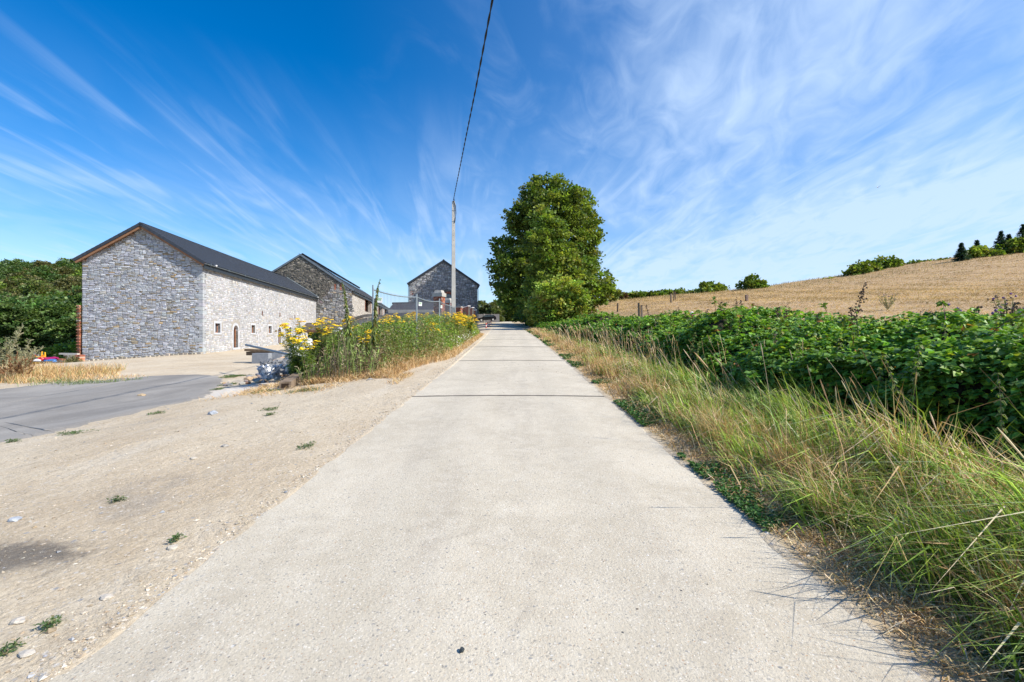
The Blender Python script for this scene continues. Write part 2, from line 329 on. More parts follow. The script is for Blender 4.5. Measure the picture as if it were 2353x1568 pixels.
def asphalt():
    m, t, b, o = newmat('asphalt'); tcn = nd(t, 'ShaderNodeTexCoord'); v = tcn.outputs['Object']
    n1 = noise(t, .5, 6, .6, vec=v, squash=(1.6, .5, 1), dist=.3); n2 = noise(t, 3, 7, .7, vec=v, squash=(2., .7, 1)); n3 = noise(t, 70, 3, .7, vec=v)
    c = mixc(t, mr(n1.outputs[0], .3, .7, nt=t), (.205, .19, .168), (.34, .318, .285))
    c = mixc(t, mr(n2.outputs[0], .55, .8, 0, .7, nt=t), c, (.44, .41, .37)); c = mixc(t, mr(n3.outputs[0], .4, .7, 0, .45, nt=t), c, (.13, .125, .12))
    vo = nd(t, 'ShaderNodeTexVoronoi', inp={'Scale': 11.}); t.links.new(v, vo.inputs['Vector']); c = mixc(t, mr(vo.outputs['Distance'], .08, .12, .8, 0, nt=t), c, (.42, .40, .37))
    t.links.new(c, b.inputs['Base Color']); b.inputs['Roughness'].default_value = .85
    bp = nd(t, 'ShaderNodeBump', inp={'Strength': .4, 'Distance': .01}); t.links.new(n3.outputs[0], bp.inputs['Height']); t.links.new(bp.outputs[0], b.inputs['Normal'])
    return m
m_asph = asphalt()

# ------------------------------------------------------------------ terrain
_xc = np.array([(-20, -.1), (0, -.10), (15, -.03), (33, -.14), (46, -.42), (60, -.75), (85, -1.35), (100, -1.85), (112, -2.1), (118, -1.6), (124, 1.5), (130, 8), (140, 24), (160, 60), (400, 300)])
def xc(Y): 
    return np.interp(Y, _xc[:, 0], _xc[:, 1])
def hw(Y): return 1.88*np.sqrt(1+np.gradient(xc(np.array([Y-.5, Y+.5])))[0]**2) if np.isscalar(Y) else 1.88*np.sqrt(1+(xc(Y+.5)-xc(Y-.5))**2)
def zroad(Y): return np.where(Y < 118, .042*Y, .042*118+.012*(Y-118)-0.0009*(Y-118)**2*(Y < 200)-.0009*82**2*(Y >= 200))
def zroad(Y):
    Y = np.asarray(Y, float); a = np.minimum(Y, 116); e = np.clip(Y-116, 0, 60); return .042*a+.042*e-.0009*e*e
_G = np.array([(2, 0), (4, .02), (5, .1), (9, .8), (14, 3.0), (23, 4.7), (31, 5.3), (39, 6.1), (50, 6.9), (63, 8.25), (68, 9.05), (78, 10.35), (96, 13.35), (112, 15.4), (150, 21), (400, 45), (2000, 60)])
def nz(X, Y, s=1.): return (np.sin(X*1.7*s+Y*.6*s)+np.sin(X*.9*s-Y*1.3*s+1.3)+np.sin(Y*2.1*s+X*.5*s+4.))/3
def zt(X, Y):
    X = np.asarray(X, float); Y = np.asarray(Y, float); zr = zroad(Y); c = xc(Y); h = hw(Y*1.0+0*X); s = X-c
    # left: yard
    d = -s-h
    yard = .03*np.clip(Y-33, 0, 60)-.055*np.clip(-24-X, 0, 8)-.17*np.clip(-31.6-X, 0, 3)*ss(22, 30, Y)-.03*np.clip(-34-X, 0, 60)*ss(20, 60, Y)
    yard = np.where(Y > 93, yard+.02*(Y-93), yard)
    D = 7+.3*np.clip(Y-45, 0, 60)
    left = lerp(zr+.004, yard, ss(0, 1, d/D))+.32*np.exp(-((X+4.9)/1.7)**2)*ss(11.5, 15, Y)*(1-ss(38, 44, Y))
    mm = -X/np.maximum(Y, 30)
    hill = (-3+.215*np.clip(Y-112, 0, 200))*ss(.72, .92, mm)*ss(60, 90, Y); left = left*(1-ss(.72, .92, mm)*ss(60, 90, Y))+hill
    # right: bank and field
    r = X-c
    tY = .33+.0067*np.clip(Y, -20, 106)
    right = zr+.003+np.interp(np.abs(r)+h*0, _G[:, 0], _G[:, 1])*tY-.0045*np.clip(Y-106, 0, 45)**2*ss(6, 20, X)-.12*np.clip(Y-151, 0, 60)*ss(6, 20, X)
    z = np.where(s < 0, left, right)
    inside = 1-ss(-.26, -.045, np.abs(s)-h)
    z = z-.16*inside
    rough = nz(X, Y)*.03*ss(.2, 2.5, np.abs(s)-h)+nz(X, Y, 3.)*.012*ss(.1, .6, np.abs(s)-h)+nz(X*.3, Y, 5.3)*.009*(1-ss(.0, .4, np.abs(s)-h))*(Y < 60)
    return z+rough
def zt1(x, y): return float(zt(np.array([x]), np.array([y]))[0])
def grid(sv_, yv, mat_, name, kind='structure', labels=None):
    S, Yg = np.meshgrid(sv_, yv); 
    hwY = hw(Yg)/1.88
    Xg = xc(Yg)+np.where(np.abs(S) <= 2.6, S*hwY, S+np.sign(S)*2.6*(hwY-1))
    Z = zt(Xg, Yg); n, m = S.shape
    i = np.arange(n-1)[:, None]*m; j = np.arange(m-1)[None]
    q = np.stack([i+j, i+j+1, i+m+j+1, i+m+j], -1).reshape(-1, 4)
    me = mesh(name, np.stack([Xg, Yg, Z], -1), [q], mat_, smooth=True); return obj(name, me, kind=kind)
yv = np.concatenate([np.arange(-30, -2, 2.), np.arange(-2, 26, .14), np.arange(26, 60, .7), np.arange(60, 160, 1.6), np.geomspace(162, 1500, 26)])
sl_ = np.concatenate([-np.geomspace(1500, 62, 24), np.arange(-60, -20, 1.2), np.arange(-20, -4, .4), np.arange(-4, -2.1, .2), [-2.05, -1.97, -1.92, -1.88, -1.84, -1.80, -1.75, -1.70, -1.64, -1.5, 0, 1.5, 1.64, 1.70, 1.75, 1.80, 1.84, 1.88, 1.9]])
sr_ = np.array([1.9, 1.97, 2.05, 2.2, 2.5, 3, 3.5, 4, 4.6, 5.2, 6., 7.])
sf_ = np.concatenate([np.arange(7, 40, .6), np.arange(40, 130, 1.6), np.geomspace(132, 1500, 22)])
g0 = grid(sl_, yv, m_yard, 'ground'); g0['label'] = 'pale stony dirt ground of the farm yard'
g1 = grid(sr_, yv, m_verge, 'verge'); g1['label'] = 'dry soil of the verge beside the concrete lane'
g2 = grid(sf_, yv, m_field, 'field'); g2['label'] = 'straw coloured sloping field'

# ------------------------------------------------------------------ concrete road: one object per cast slab
road = obj('road', None, label='pale concrete lane running uphill between barns and brambles', kind='structure')
js = [-5.05, 1.82]+[8.72+6.9*k for k in range(0, 20)]
js = [j for j in js if j < 138]
for k in range(len(js)-1):
    a, b_ = js[k]+.014, js[k+1]-.014
    ny = 40 if b_ < 24 else 10
    ys = np.linspace(a, b_, ny); ts = np.array([-1, -.985, -.6, -.2, .2, .6, .985, 1.])
    Yg, T = np.meshgrid(ys, ts, indexing='ij')
    h = hw(Yg); ej = .011*(np.sin(Yg*5.1+T*9)+np.sin(Yg*13.7+T*3)+np.sin(Yg*31+T*5))*(Yg < 40)*(np.abs(T) > .9)
    Xg = xc(Yg)+T*h+ej*np.sign(T)
    Z = zroad(Yg)+.02*(1-T**2)+np.where(np.abs(T) == 1, -.008, 0)+.002*np.sin(k*1.7)
    Vt = np.stack([Xg, Yg, Z], -1).reshape(-1, 3); Vb = Vt.copy(); Vb[:, 2] -= .16
    n, m_ = Yg.shape; i = np.arange(n-1)[:, None]*m_; j = np.arange(m_-1)[None]
    q = np.stack([i+j, i+j+1, i+m_+j+1, i+m_+j], -1).reshape(-1, 4)
    N = n*m_
    per = np.concatenate([np.arange(m_), (np.arange(1, n))*m_+m_-1, (n-1)*m_+np.arange(m_-2, -1, -1), np.arange(n-2, 0, -1)*m_])
    pn = np.roll(per, -1); sd = np.stack([per, per+N, pn+N, pn], -1)
    obj('slab', mesh('slab', np.concatenate([Vt, Vb]), [q, sd], m_road), road)

m_joint = mat('joint_filler', (.10, .09, .075), (.17, .15, .12), 8, .95)
for k in range(1, min(9, len(js)-1)):
    Y = js[k]; T = np.linspace(-.99, .99, 25); w = .030+.006*Y**.5*(1+.3*np.sin(T*17+k)); X = float(xc(Y))+T*1.88; Z = float(zroad(Y))+.02*(1-T**2)+.004
    V = np.concatenate([np.stack([X, Y-w+.008*np.sin(T*31), Z-.042*w], 1), np.stack([X, Y+w+.008*np.sin(T*23), Z+.042*w], 1)]); j = np.arange(24)
    obj('joint', mesh('joint', V, [np.stack([j, j+1, j+26, j+25], -1)], m_joint), road)

# ------------------------------------------------------------------ asphalt lane (left)
pl = [(-7.1, 6.3), (-7.05, 7.05), (-7.2, 8.1), (-7.15, 10.1), (-7.6, 11.4), (-8.3, 12.9), (-9.6, 15.2), (-11.2, 17.3), (-12.6, 17.7), (-13.6, 16.9), (-14.2, 15.), (-14.5, 12.8), (-14.9, 9), (-15.5, 4), (-17, -6), (-9.5, -6), (-8, 0), (-7.3, 4)]
pl = np.array(pl)
def closed(pl, n=12):
    k = len(pl); o = []
    for i in range(k):
        p0, p1, p2, p3 = pl[i-1], pl[i], pl[(i+1) % k], pl[(i+2) % k]
        for t in np.arange(n)/n: o.append(.5*((2*p1)+(-p0+p2)*t+(2*p0-5*p1+4*p2-p3)*t*t+(-p0+3*p1-3*p2+p3)*t**3))
    return np.array(o)
cp = closed(pl); cp += .05*np.stack([np.sin(np.arange(len(cp))*1.9)+np.sin(np.arange(len(cp))*.77), np.cos(np.arange(len(cp))*1.3)], 1)
cen = np.array([-11, 9.]); rings = [1., .97, .9, .8, .7, .6, .5, .4, .3, .2, .1]
V = []; 
for r_ in rings:
    p = cen+(cp-cen)*r_; z = zt(p[:, 0], p[:, 1])+(.022 if r_ < 1 else -.02); V.append(np.column_stack([p, z]))
V = np.concatenate(V+[[[*cen, zt1(*cen)+.03]]]); K = len(cp); q = []
for i in range(len(rings)-1):
    j = np.arange(K); q.append(np.stack([i*K+j, i*K+(j+1) % K, (i+1)*K+(j+1) % K, (i+1)*K+j], -1))
j = np.arange(K); tri = np.stack([(len(rings)-1)*K+j, (len(rings)-1)*K+(j+1) % K, np.full(K, len(V)-1)], -1)
obj('side_lane', mesh('side_lane', V, [np.concatenate(q), tri], m_asph, smooth=True), label='grey asphalt lane curving towards the barn yard', kind='structure')

# ------------------------------------------------------------------ masonry
def partition(x0, y0, x1, y1, wm, hm, r, out):
    w, h = x1-x0, y1-y0
    if w < wm[0]*2 and h < hm[0]*2 or (w < wm[1] and h < hm[1] and r.random() < .55) or (w < wm[0]*1.6 and h < hm[0]*1.6):
        out.append((x0, y0, x1, y1)); return
    if (h/hm[1] > w/wm[1]*.8 and h > hm[0]*2) or w < wm[0]*2:
        m_ = y0+h*r.uniform(.32, .68); partition(x0, y0, x1, m_, wm, hm, r, out); partition(x0, m_, x1, y1, wm, hm, r, out)
    else:
        m_ = x0+w*r.uniform(.3, .7); partition(x0, y0, m_, y1, wm, hm, r, out); partition(m_, y0, x1, y1, wm, hm, r, out)
def masonry(O, u, n, a0, a1, b0, top, holes, pal, wts, mat_, parent, nparts, wm=(.17, .46), hm=(.075, .21), relief=.035, tilt=.22, gap=.011, seed=1, name='stone', warp=.022, skip=None):
    """random rubble: every stone its own bevelled block; the ones that show largest become objects"""
    r = random.Random(seed); rn = np.random.default_rng(seed)
    bt = max(top(a) for a in np.linspace(a0, a1, 41)); cells = []
    mb_ = max(1, int(round((bt-b0)/.52)))
    for j in range(mb_):            # staggered bands, so no joint runs up the whole wall
        xs_ = [a0]
        while xs_[-1] < a1-.9: xs_.append(xs_[-1]+r.uniform(.6, 1.5))
        xs_[-1] = a1 if len(xs_) > 1 else a1
        if xs_[0] == a1: xs_ = [a0, a1]
        for xa, xb in zip(xs_[:-1], xs_[1:]): partition(xa, b0+(bt-b0)*j/mb_, xb, b0+(bt-b0)*(j+1)/mb_, wm, hm, r, cells)
    c = np.array(cells); Q = np.stack([c[:, [0, 1]], c[:, [2, 1]], c[:, [2, 3]], c[:, [0, 3]]], 1)   # n,4,2
    ph = rn.uniform(0, 6, 6)
    wx = warp*(np.sin(Q[..., 1]*4.1+ph[0])+.6*np.sin(Q[..., 0]*2.3+Q[..., 1]*7+ph[1])); wy = warp*(np.sin(Q[..., 0]*3.1+ph[2])+.7*np.sin(Q[..., 0]*6.3+Q[..., 1]*1.9+ph[3])+.4*np.sin(Q[..., 0]*11+ph[4]))
    Q = Q+np.stack([wx, wy], -1)+rn.normal(size=Q.shape)*gap*.5
    Q[..., 0] = np.clip(Q[..., 0], a0, a1); Q[..., 1] = np.maximum(Q[..., 1], b0)
    tp = np.array([[top(x) for x in row] for row in Q[..., 0]]); Q[..., 1] = np.minimum(Q[..., 1], tp-.01)
    ctr = Q.mean(1); ok = (Q[:, 2:, 1].mean(1)-Q[:, :2, 1].mean(1) > .045) & (Q[:, 1:3, 0].mean(1)-Q[:, [0, 3], 0].mean(1) > .05)
    for (ha, hb, hc, hd_) in holes:
        inn = (Q[..., 0] > ha-.02) & (Q[..., 0] < hc+.02) & (Q[..., 1] > hb-.02) & (Q[..., 1] < hd_+.02)
        ok &= ~(inn.any(1) | ((ctr[:, 0] > ha) & (ctr[:, 0] < hc) & (ctr[:, 1] > hb) & (ctr[:, 1] < hd_)))
    if skip is not None: ok &= ~skip(ctr)
    Q, ctr = Q[ok], ctr[ok]; N = len(Q)
    # joint gap, cut corners
    size = np.stack([Q[:, 1:3, 0].mean(1)-Q[:, [0, 3], 0].mean(1), Q[:, 2:, 1].mean(1)-Q[:, :2, 1].mean(1)], -1)
    Q = ctr[:, None]+(Q-ctr[:, None])*np.clip(1-gap*2/size, .5, 1)[:, None]
    e = np.roll(Q, -1, 1)-Q; cut = rn.uniform(.08, .30, (N, 4, 1)); cut2 = rn.uniform(.08, .30, (N, 4, 1))
    Pn = np.stack([Q+e*cut, Q+e*(1-cut2)], 2).reshape(N, 8, 2)
    rel = relief*rn.uniform(.45, 1.35, N)
    ta = np.clip(rn.normal(size=N)*tilt, -.5, .5); tb = np.clip(rn.normal(size=N)*tilt*.8, -.5, .5)
    def lev(scale, dep, jit=0):
        p = ctr[:, None]+(Pn-ctr[:, None])*scale; d = dep[:, None]+ta[:, None]*(p[..., 0]-ctr[:, :1])*.6+tb[:, None]*(p[..., 1]-ctr[:, 1:])
        d = d+rn.normal(size=d.shape)*jit; return p, d
    p0, d0 = Pn, np.full((N, 8), -.02)
    p1, d1 = lev(1., rel*.55, relief*.12); p2, d2 = lev(.80, rel, relief*.18)
    pp = np.concatenate([p0, p1, p2], 1); dd = np.concatenate([d0, np.maximum(d1, .001), np.maximum(d2, .002)], 1)
    O, u, n = (np.asarray(q, float) for q in (O, u, n))
    V = O+pp[..., :1]*u+pp[..., 1:2]*np.array([0, 0, 1.])+dd[..., None]*n      # N,24,3
    j = np.arange(8); k = (j+1) % 8
    F = np.concatenate([np.stack([j, k, k+8, j+8], -1), np.stack([j+8, k+8, k+16, j+16], -1)]); cap = np.arange(16, 24)[None]
    pal = np.asarray(pal, float); ci = rn.choice(len(pal), N, p=np.asarray(wts, float)/sum(wts)); col = np.clip(pal[ci]*(1+rn.normal(size=(N, 1))*.14)*(1+rn.normal(size=(N, 3))*.014), .01, 1)
    C3 = V[:, 16:].mean(1); dist = np.linalg.norm(C3-np.array([0, 0, EYE]), axis=1); face = np.abs(((C3-np.array([0, 0, EYE]))*n).sum(1))/dist
    score = size[:, 0]*size[:, 1]*face/dist**2; order = np.argsort(-score)
    for t in order[:nparts]:
        obj(name, mesh(name, V[t], [F, cap], mat_, np.repeat(col[t:t+1], 24, 0)), parent)
    rest = order[nparts:]
    if len(rest):
        o_ = np.arange(len(rest))[:, None, None]*24
        obj(name+'work', mesh(name+'work', V[rest].reshape(-1, 3), [(F[None]+o_).reshape(-1, 4), (cap[None]+o_).reshape(-1, 8)], mat_, np.repeat(col[rest], 24, 0)), parent, kind='stuff')
def wallbody(O, u, n, a0, a1, b0, top, holes, thick, mat_, parent, name='wall'):
    """mortar body: slab of cells between the grid lines of the openings, reveals included"""
    xs = sorted(set([a0, a1]+[h[0] for h in holes]+[h[2] for h in holes]+([(a0+a1)/2] if top((a0+a1)/2) > top(a0)+.1 else [])))
    mb = MB()
    for xa, xb in zip(xs[:-1], xs[1:]):
        hs = sorted([h for h in holes if h[0] < (xa+xb)/2 < h[2]], key=lambda h: h[1]); lo = b0
        for h in hs:
            if h[1]-lo > .01: mb.prism([(xa, lo), (xb, lo), (xb, h[1]), (xa, h[1])], O, u, (0, 0, 1), n, -thick, 0)
            lo = h[3]
        if min(top(xa), top(xb)) > lo: mb.prism([(xa, lo), (xb, lo), (xb, top(xb)), (xa, top(xa))], O, u, (0, 0, 1), n, -thick, 0)
    return mb.obj(name, mat_, parent)
def roof_tiles(parent, A, along, down, nrm, length, slope, tw, th, nparts, thick=.028, mat_=m_tile, name='tile', jit=.0):
    """A ridge start; tiles laid in overlapping courses"""
    A, along, down, nrm = (np.asarray(q, float) for q in (A, along, down, nrm))
    nc = int(math.ceil(slope/th-1e-6)); nr = int(round(length/tw)); tw = length/nr
    t0 = mesh(name, *_tilegeo(along, down, nrm, tw, th, thick), mat_, np.ones((16, 3)))
    pos = []
    for i in range(nc):
        for j_ in range(nr): pos.append(A+along*(j_*tw+tw/2)+down*(slope-(i+.5)*th))
    pos = np.array(pos); d = np.linalg.norm(pos-np.array([0, 0, EYE]), axis=1); order = np.argsort(d)
    for t in order[:nparts]: obj(name, t0, parent, loc=pos[t])
    rest = pos[order[nparts:]]
    if len(rest):
        T, Fc = _tilegeo(along, down, nrm, tw, th, thick); mb = MB()
        colr = np.clip(1+rng.normal(size=(len(rest), 1))*.08, .7, 1.3)*np.ones(3)
        scatter(mb, T, Fc, np.repeat(np.eye(3)[None], len(rest), 0), np.ones(len(rest)), rest, colr)
        mb.obj(name+'_courses', mat_, parent, kind='stuff')
def _tilegeo(al, dn, nr, w, h, t):
    V = []
    for sd, lift in ((-1, 0), (1, 0)):
        pass
    g = .006; out_ = []
    for (a, d) in ((-w/2+g, -h/2-.05), (w/2-g, -h/2-.05), (w/2-g, h/2), (-w/2+g, h/2)):
        l = .004 if d < 0 else .030
        out_.append(al*a+dn*d+nr*l)
    for (a, d) in ((-w/2+g, -h/2-.05), (w/2-g, -h/2-.05), (w/2-g, h/2), (-w/2+g, h/2)):
        l = .004 if d < 0 else .030
        out_.append(al*a+dn*d+nr*(l+t))
    # a low roll along one side of the tile
    for (a, d) in ((w/2-.06, -h/2), (w/2-g, -h/2), (w/2-g, h/2), (w/2-.06, h/2)):
        l = .006 if d < 0 else .031
        out_.append(al*a+dn*d+nr*(l+t))
    for (a, d) in ((w/2-.05, -h/2), (w/2-.02, -h/2), (w/2-.02, h/2), (w/2-.05, h/2)):
        l = .006 if d < 0 else .031
        out_.append(al*a+dn*d+nr*(l+t+.014))
    f = [[0, 3, 2, 1], [4, 5, 6, 7], [0, 1, 5, 4], [1, 2, 6, 5], [2, 3, 7, 6], [3, 0, 4, 7], [8, 9, 13, 12], [9, 10, 14, 13], [10, 11, 15, 14], [11, 8, 12, 15], [12, 13, 14, 15]]
    return np.array(out_), [np.array(f)]
def bricks(mb, O, u, n, a0, a1, b0, b1, bw=.22, bh=.075, proud=.012, pal=((.36, .13, .08), (.27, .095, .06), (.42, .20, .14), (.33, .25, .21)), wts=(5, 4, 2, 1), end_d=.1):
    O, u, n = (np.asarray(q, float) for q in (O, u, n)); up = np.array([0, 0, 1.]); row = 0; b = b0; R = np.stack([u, n, up], 1)
    while b < b1-.02:
        a = a0-(bw/2 if row % 2 else 0)
        while a < a1-.01:
            x0, x1 = max(a, a0)+.005, min(a+bw, a1)-.005
            if x1-x0 > .03:
                c = O+u*(x0+x1)/2+up*(b+bh/2)+n*(proud+random.uniform(-.004, .004)-end_d/2)
                mb.box(c, (x1-x0, end_d, bh-.012), R, pick(pal, wts, 1)[0])
            a += bw
        b += bh; row += 1
AZ = math.radians(-9); DV = np.array([math.sin(AZ), math.cos(AZ), 0]); GV = np.array([math.cos(AZ), -math.sin(AZ), 0])   # along barns, across (to the right)
UP = np.array([0, 0, 1.])
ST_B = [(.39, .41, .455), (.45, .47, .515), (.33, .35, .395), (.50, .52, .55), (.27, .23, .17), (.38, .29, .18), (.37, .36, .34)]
ST_W = [(.43, .44, .465), (.40, .415, .445), (.47, .475, .49), (.37, .39, .43), (.43, .39, .33), (.45, .43, .40)]

# ---- barn with white flank --------------------------------------------------
C1 = np.array([-24.2, 35.6, 0]); W1, L1, E1, R1 = 8.3, 33.0, 7.2, 9.86
b1 = thing('stone_barn', 'long grey stone barn with white pointed flank and dark tiled roof', 'barn', tuple(C1))
b1inv = -C1
def loc0(o): o.location = tuple(-C1); return o
# children are built in world coordinates; a pivot-free offset keeps them in place
gab = lambda a: E1+(R1-E1)*(1-abs(a+W1/2)/(W1/2))            # a runs -W1..0 along GV from corner
gw = wallbody(C1, GV, -DV, -W1, 0, -.9, gab, [], .5, m_mortar, b1, 'gable_wall'); loc0(gw)
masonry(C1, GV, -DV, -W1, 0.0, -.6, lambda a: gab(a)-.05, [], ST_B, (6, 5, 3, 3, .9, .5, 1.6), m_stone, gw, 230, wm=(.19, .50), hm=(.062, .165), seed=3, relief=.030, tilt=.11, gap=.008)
ops = [(1.97, 1.73, 2.87, 2.51, 'w'), (5.35, .40, 6.32, 2.42, 'd'), (9.28, 1.74, 10.2, 2.51, 'w'), (13.8, 1.74, 14.75, 2.51, 'w'), (16.75, .60, 17.8, 2.42, 'd'), (20.6, 1.74, 21.5, 2.51, 'w'), (24.3, .8, 25.4, 2.42, 'd'), (28.2, 1.74, 29.1, 2.51, 'w')]
holes = [o[:4] for o in ops]
flat = lambda a: E1
sw = wallbody(C1, DV, GV, 0, L1, -.5, flat, holes, .5, m_mortarw, b1, 'side_wall'); loc0(sw)
hs = [(o[0]-.17, o[1]-.15, o[2]+.17, o[3]+(.17 if o[4] == 'w' else .28)) for o in ops]
masonry(C1, DV, GV, 0.0, L1, -.3, flat, hs, ST_W, (5, 4, 4, 1.6, .3, .7), m_stonew, sw, 70, wm=(.18, .55), hm=(.10, .26), relief=.014, tilt=.05, gap=.014, seed=5)
back = MB(); back.prism([(-.001, -.9), (L1, -.9), (L1, E1), (0, E1)], C1-GV*W1, DV, UP, GV, 0, .5); loc0(back.obj('rear_wall', m_mortar, b1))
qs = random.Random(4); z_ = -.25; k_ = 0
while z_ < E1-.35:
    h_ = qs.uniform(.20, .34); w_ = qs.uniform(.42, .62) if k_ % 2 else qs.uniform(.26, .34); w2_ = qs.uniform(.42, .62) if not k_ % 2 else qs.uniform(.26, .34)
    c = C1-GV*w_/2+DV*w2_/2+UP*(z_+h_/2)+GV*.022-DV*.035; mq = MB(); mq.box(c, (w_, w2_, h_-.025), np.stack([GV, DV, UP], 1), vary((.38, .395, .42), 1, .10, .02)[0]); loc0(mq.obj('corner_stone', m_stone, b1)); z_ += h_; k_ += 1
for k_ in range(26):
    a_ = -W1*(k_+.5)/26; c = C1+GV*a_-DV*.10; c[2] = zt1(c[0], c[1])+.02; mq = MB(); V_ = np.array([[x, y, z] for z in (-1, 1) for y in (-1, 1) for x in (-1, 1)], float)*np.array([qs.uniform(.12, .22), .12, qs.uniform(.06, .14)])+rng.normal(size=(8, 3))*.025; mq.add(V_@rz(AZ).T+c, [[[0, 2, 3, 1], [4, 5, 7, 6], [0, 1, 5, 4], [2, 6, 7, 3], [0, 4, 6, 2], [1, 3, 7, 5]]], vary((.36, .33, .28), 1, .15, .01)[0]); loc0(mq.obj('footing_stone', m_stone, b1))
endg = MB(); endg.prism([(-W1, -.9), (0, -.9), (0, E1), (-W1/2, R1), (-W1, E1)], C1+DV*(L1-.3), GV, UP, DV, 0, .25); loc0(endg.obj('end_wall', m_mortar, b1))
# openings: dressed surrounds, reveals, frames
for (a0, z0, a1, z1, k) in ops:
    cx = (a0+a1)/2; T = C1
    if k == 'w':
        w = obj('window', None, b1); w.location = tuple(-C1)
        for nm, q in (('lintel', [(a0-.2, z1), (a1+.2, z1), (a1+.2, z1+.2), (a0-.2, z1+.2)]), ('sill', [(a0-.2, z0-.16), (a1+.2, z0-.16), (a1+.2, z0), (a0-.2, z0)]), ('jamb', [(a0-.2, z0+.003), (a0, z0+.003), (a0, z1-.003), (a0-.2, z1-.003)]), ('jamb', [(a1, z0+.003), (a1+.2, z0+.003), (a1+.2, z1-.003), (a1, z1-.003)])):
            s = MB(); s.prism(q, T, DV, UP, GV, -.3, .03+(.012 if nm == 'sill' else 0)); s.obj(nm, m_dress, w)
        f = MB()
        for q in ([(a0, z0), (a0+.06, z0), (a0+.06, z1), (a0, z1)], [(a1-.06, z0), (a1, z0), (a1, z1), (a1-.06, z1)], [(cx-.03, z0), (cx+.03, z0), (cx+.03, z1), (cx-.03, z1)], [(a0, z1-.07), (a1, z1-.07), (a1, z1), (a0, z1)], [(a0, z0), (a1, z0), (a1, z0+.07), (a0, z0+.07)]):
            f.prism(q, T, DV, UP, GV, -.27+random.uniform(-.003, .003), -.20+random.uniform(-.003, .003))
        f.obj('frame', m_frame, w)
        g = MB(); g.prism([(a0, z0), (a1, z0), (a1, z1), (a0, z1)], T, DV, UP, GV, -.245, -.235); g.obj('pane', m_glass, w)
    else:
        w = obj('doorway', None, b1); w.location = tuple(-C1)
        rr = (a1-a0)/2; zc = z1-rr; ro = rr+.22
        arc = lambda r, t: (cx+r*math.cos(t), zc+r*math.sin(t))
        nv = 7
        for i in range(nv):
            t0, t1 = pi*i/nv+.01, pi*(i+1)/nv-.01; tt = np.linspace(t0, t1, 4)
            s = MB(); s.prism([arc(rr, t) for t in tt]+[arc(ro+.0, t) for t in tt[::-1]], T, DV, UP, GV, -.3, .032); s.obj('voussoir', m_dress, w)
        hj = (zc-z0)/4
        for i in range(4):
            for sd in (-1, 1):
                wd = .30 if i % 2 else .22; x0 = cx+sd*rr; x1 = cx+sd*(rr+wd); lo, hi = min(x0, x1), max(x0, x1)
                s = MB(); s.prism([(lo, z0+hj*i+.004), (hi, z0+hj*i+.004), (hi, z0+hj*(i+1)-.004), (lo, z0+hj*(i+1)-.004)], T, DV, UP, GV, -.3, .03); s.obj('jamb_stone', m_dress, w)
        s = MB(); s.prism([(cx-rr-.25, z0-.18), (cx+rr+.25, z0-.18), (cx+rr+.25, z0), (cx-rr-.25, z0)], T, DV, UP, GV, -.35, .10); s.obj('threshold', m_dress, w)
        f = MB(); tt = np.linspace(0, pi, 13)
        f.prism([arc(rr, t) for t in tt]+[arc(rr-.04, t) for t in tt[::-1]], T, DV, UP, GV, -.28, -.2)
        for sd in (-1, 1):
            lo, hi = sorted((cx+sd*rr, cx+sd*(rr-.04))); f.prism([(lo, z0), (hi, z0), (hi, zc), (lo, zc)], T, DV, UP, GV, -.281, -.2)
        (f.prism([(cx-.03, z0), (cx+.03, z0), (cx+.03, z1-.05), (cx-.03, z1-.05)], T, DV, UP, GV, -.279, -.19) if a0 > 8 else None); f.obj('frame', m_frame, w)
        if a0 > 8:
            g = MB(); g.prism([(cx-rr, z0), (cx+rr, z0)]+[arc(rr, t) for t in tt], T, DV, UP, GV, -.245, -.235); g.obj('pane', m_glass, w)
        else:      # open doorway: rubble and a brick pier stand just inside
            g = MB()
            for i in range(9): g.box(T+DV*(cx+.1+random.uniform(-.08, .08))+UP*(z0+.1+i*.17)-GV*(.62+random.uniform(-.05, .05)), (.35, .3, .16), rz(random.uniform(-.2, .2)), (.42, .36, .30) if i < 6 else (.4, .2, .13))
            g.obj('rubble_pier', m_stone, w)
# dark interior so the openings look into a room
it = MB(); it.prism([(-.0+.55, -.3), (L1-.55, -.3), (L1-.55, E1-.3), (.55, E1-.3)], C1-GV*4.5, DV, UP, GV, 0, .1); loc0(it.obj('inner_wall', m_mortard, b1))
# iron wall anchors
for t_, z_ in ((12.0, 3.8), (17.3, 3.87), (22.8, 3.85)):
    s = MB(); s.box(C1+DV*t_+UP*z_+GV*.04, (.05, .05, .55), rz(AZ), (.14, .05, .025)); s.box(C1+DV*t_+UP*(z_-.1)+GV*.045, (.05, .22, .05), rx(.3), (.14, .05, .025)); s.box(C1+DV*t_+UP*(z_+.12)+GV*.05, (.05, .16, .05), rx(-.4), (.15, .06, .03)); loc0(s.obj('wall_anchor', m_rough, b1))
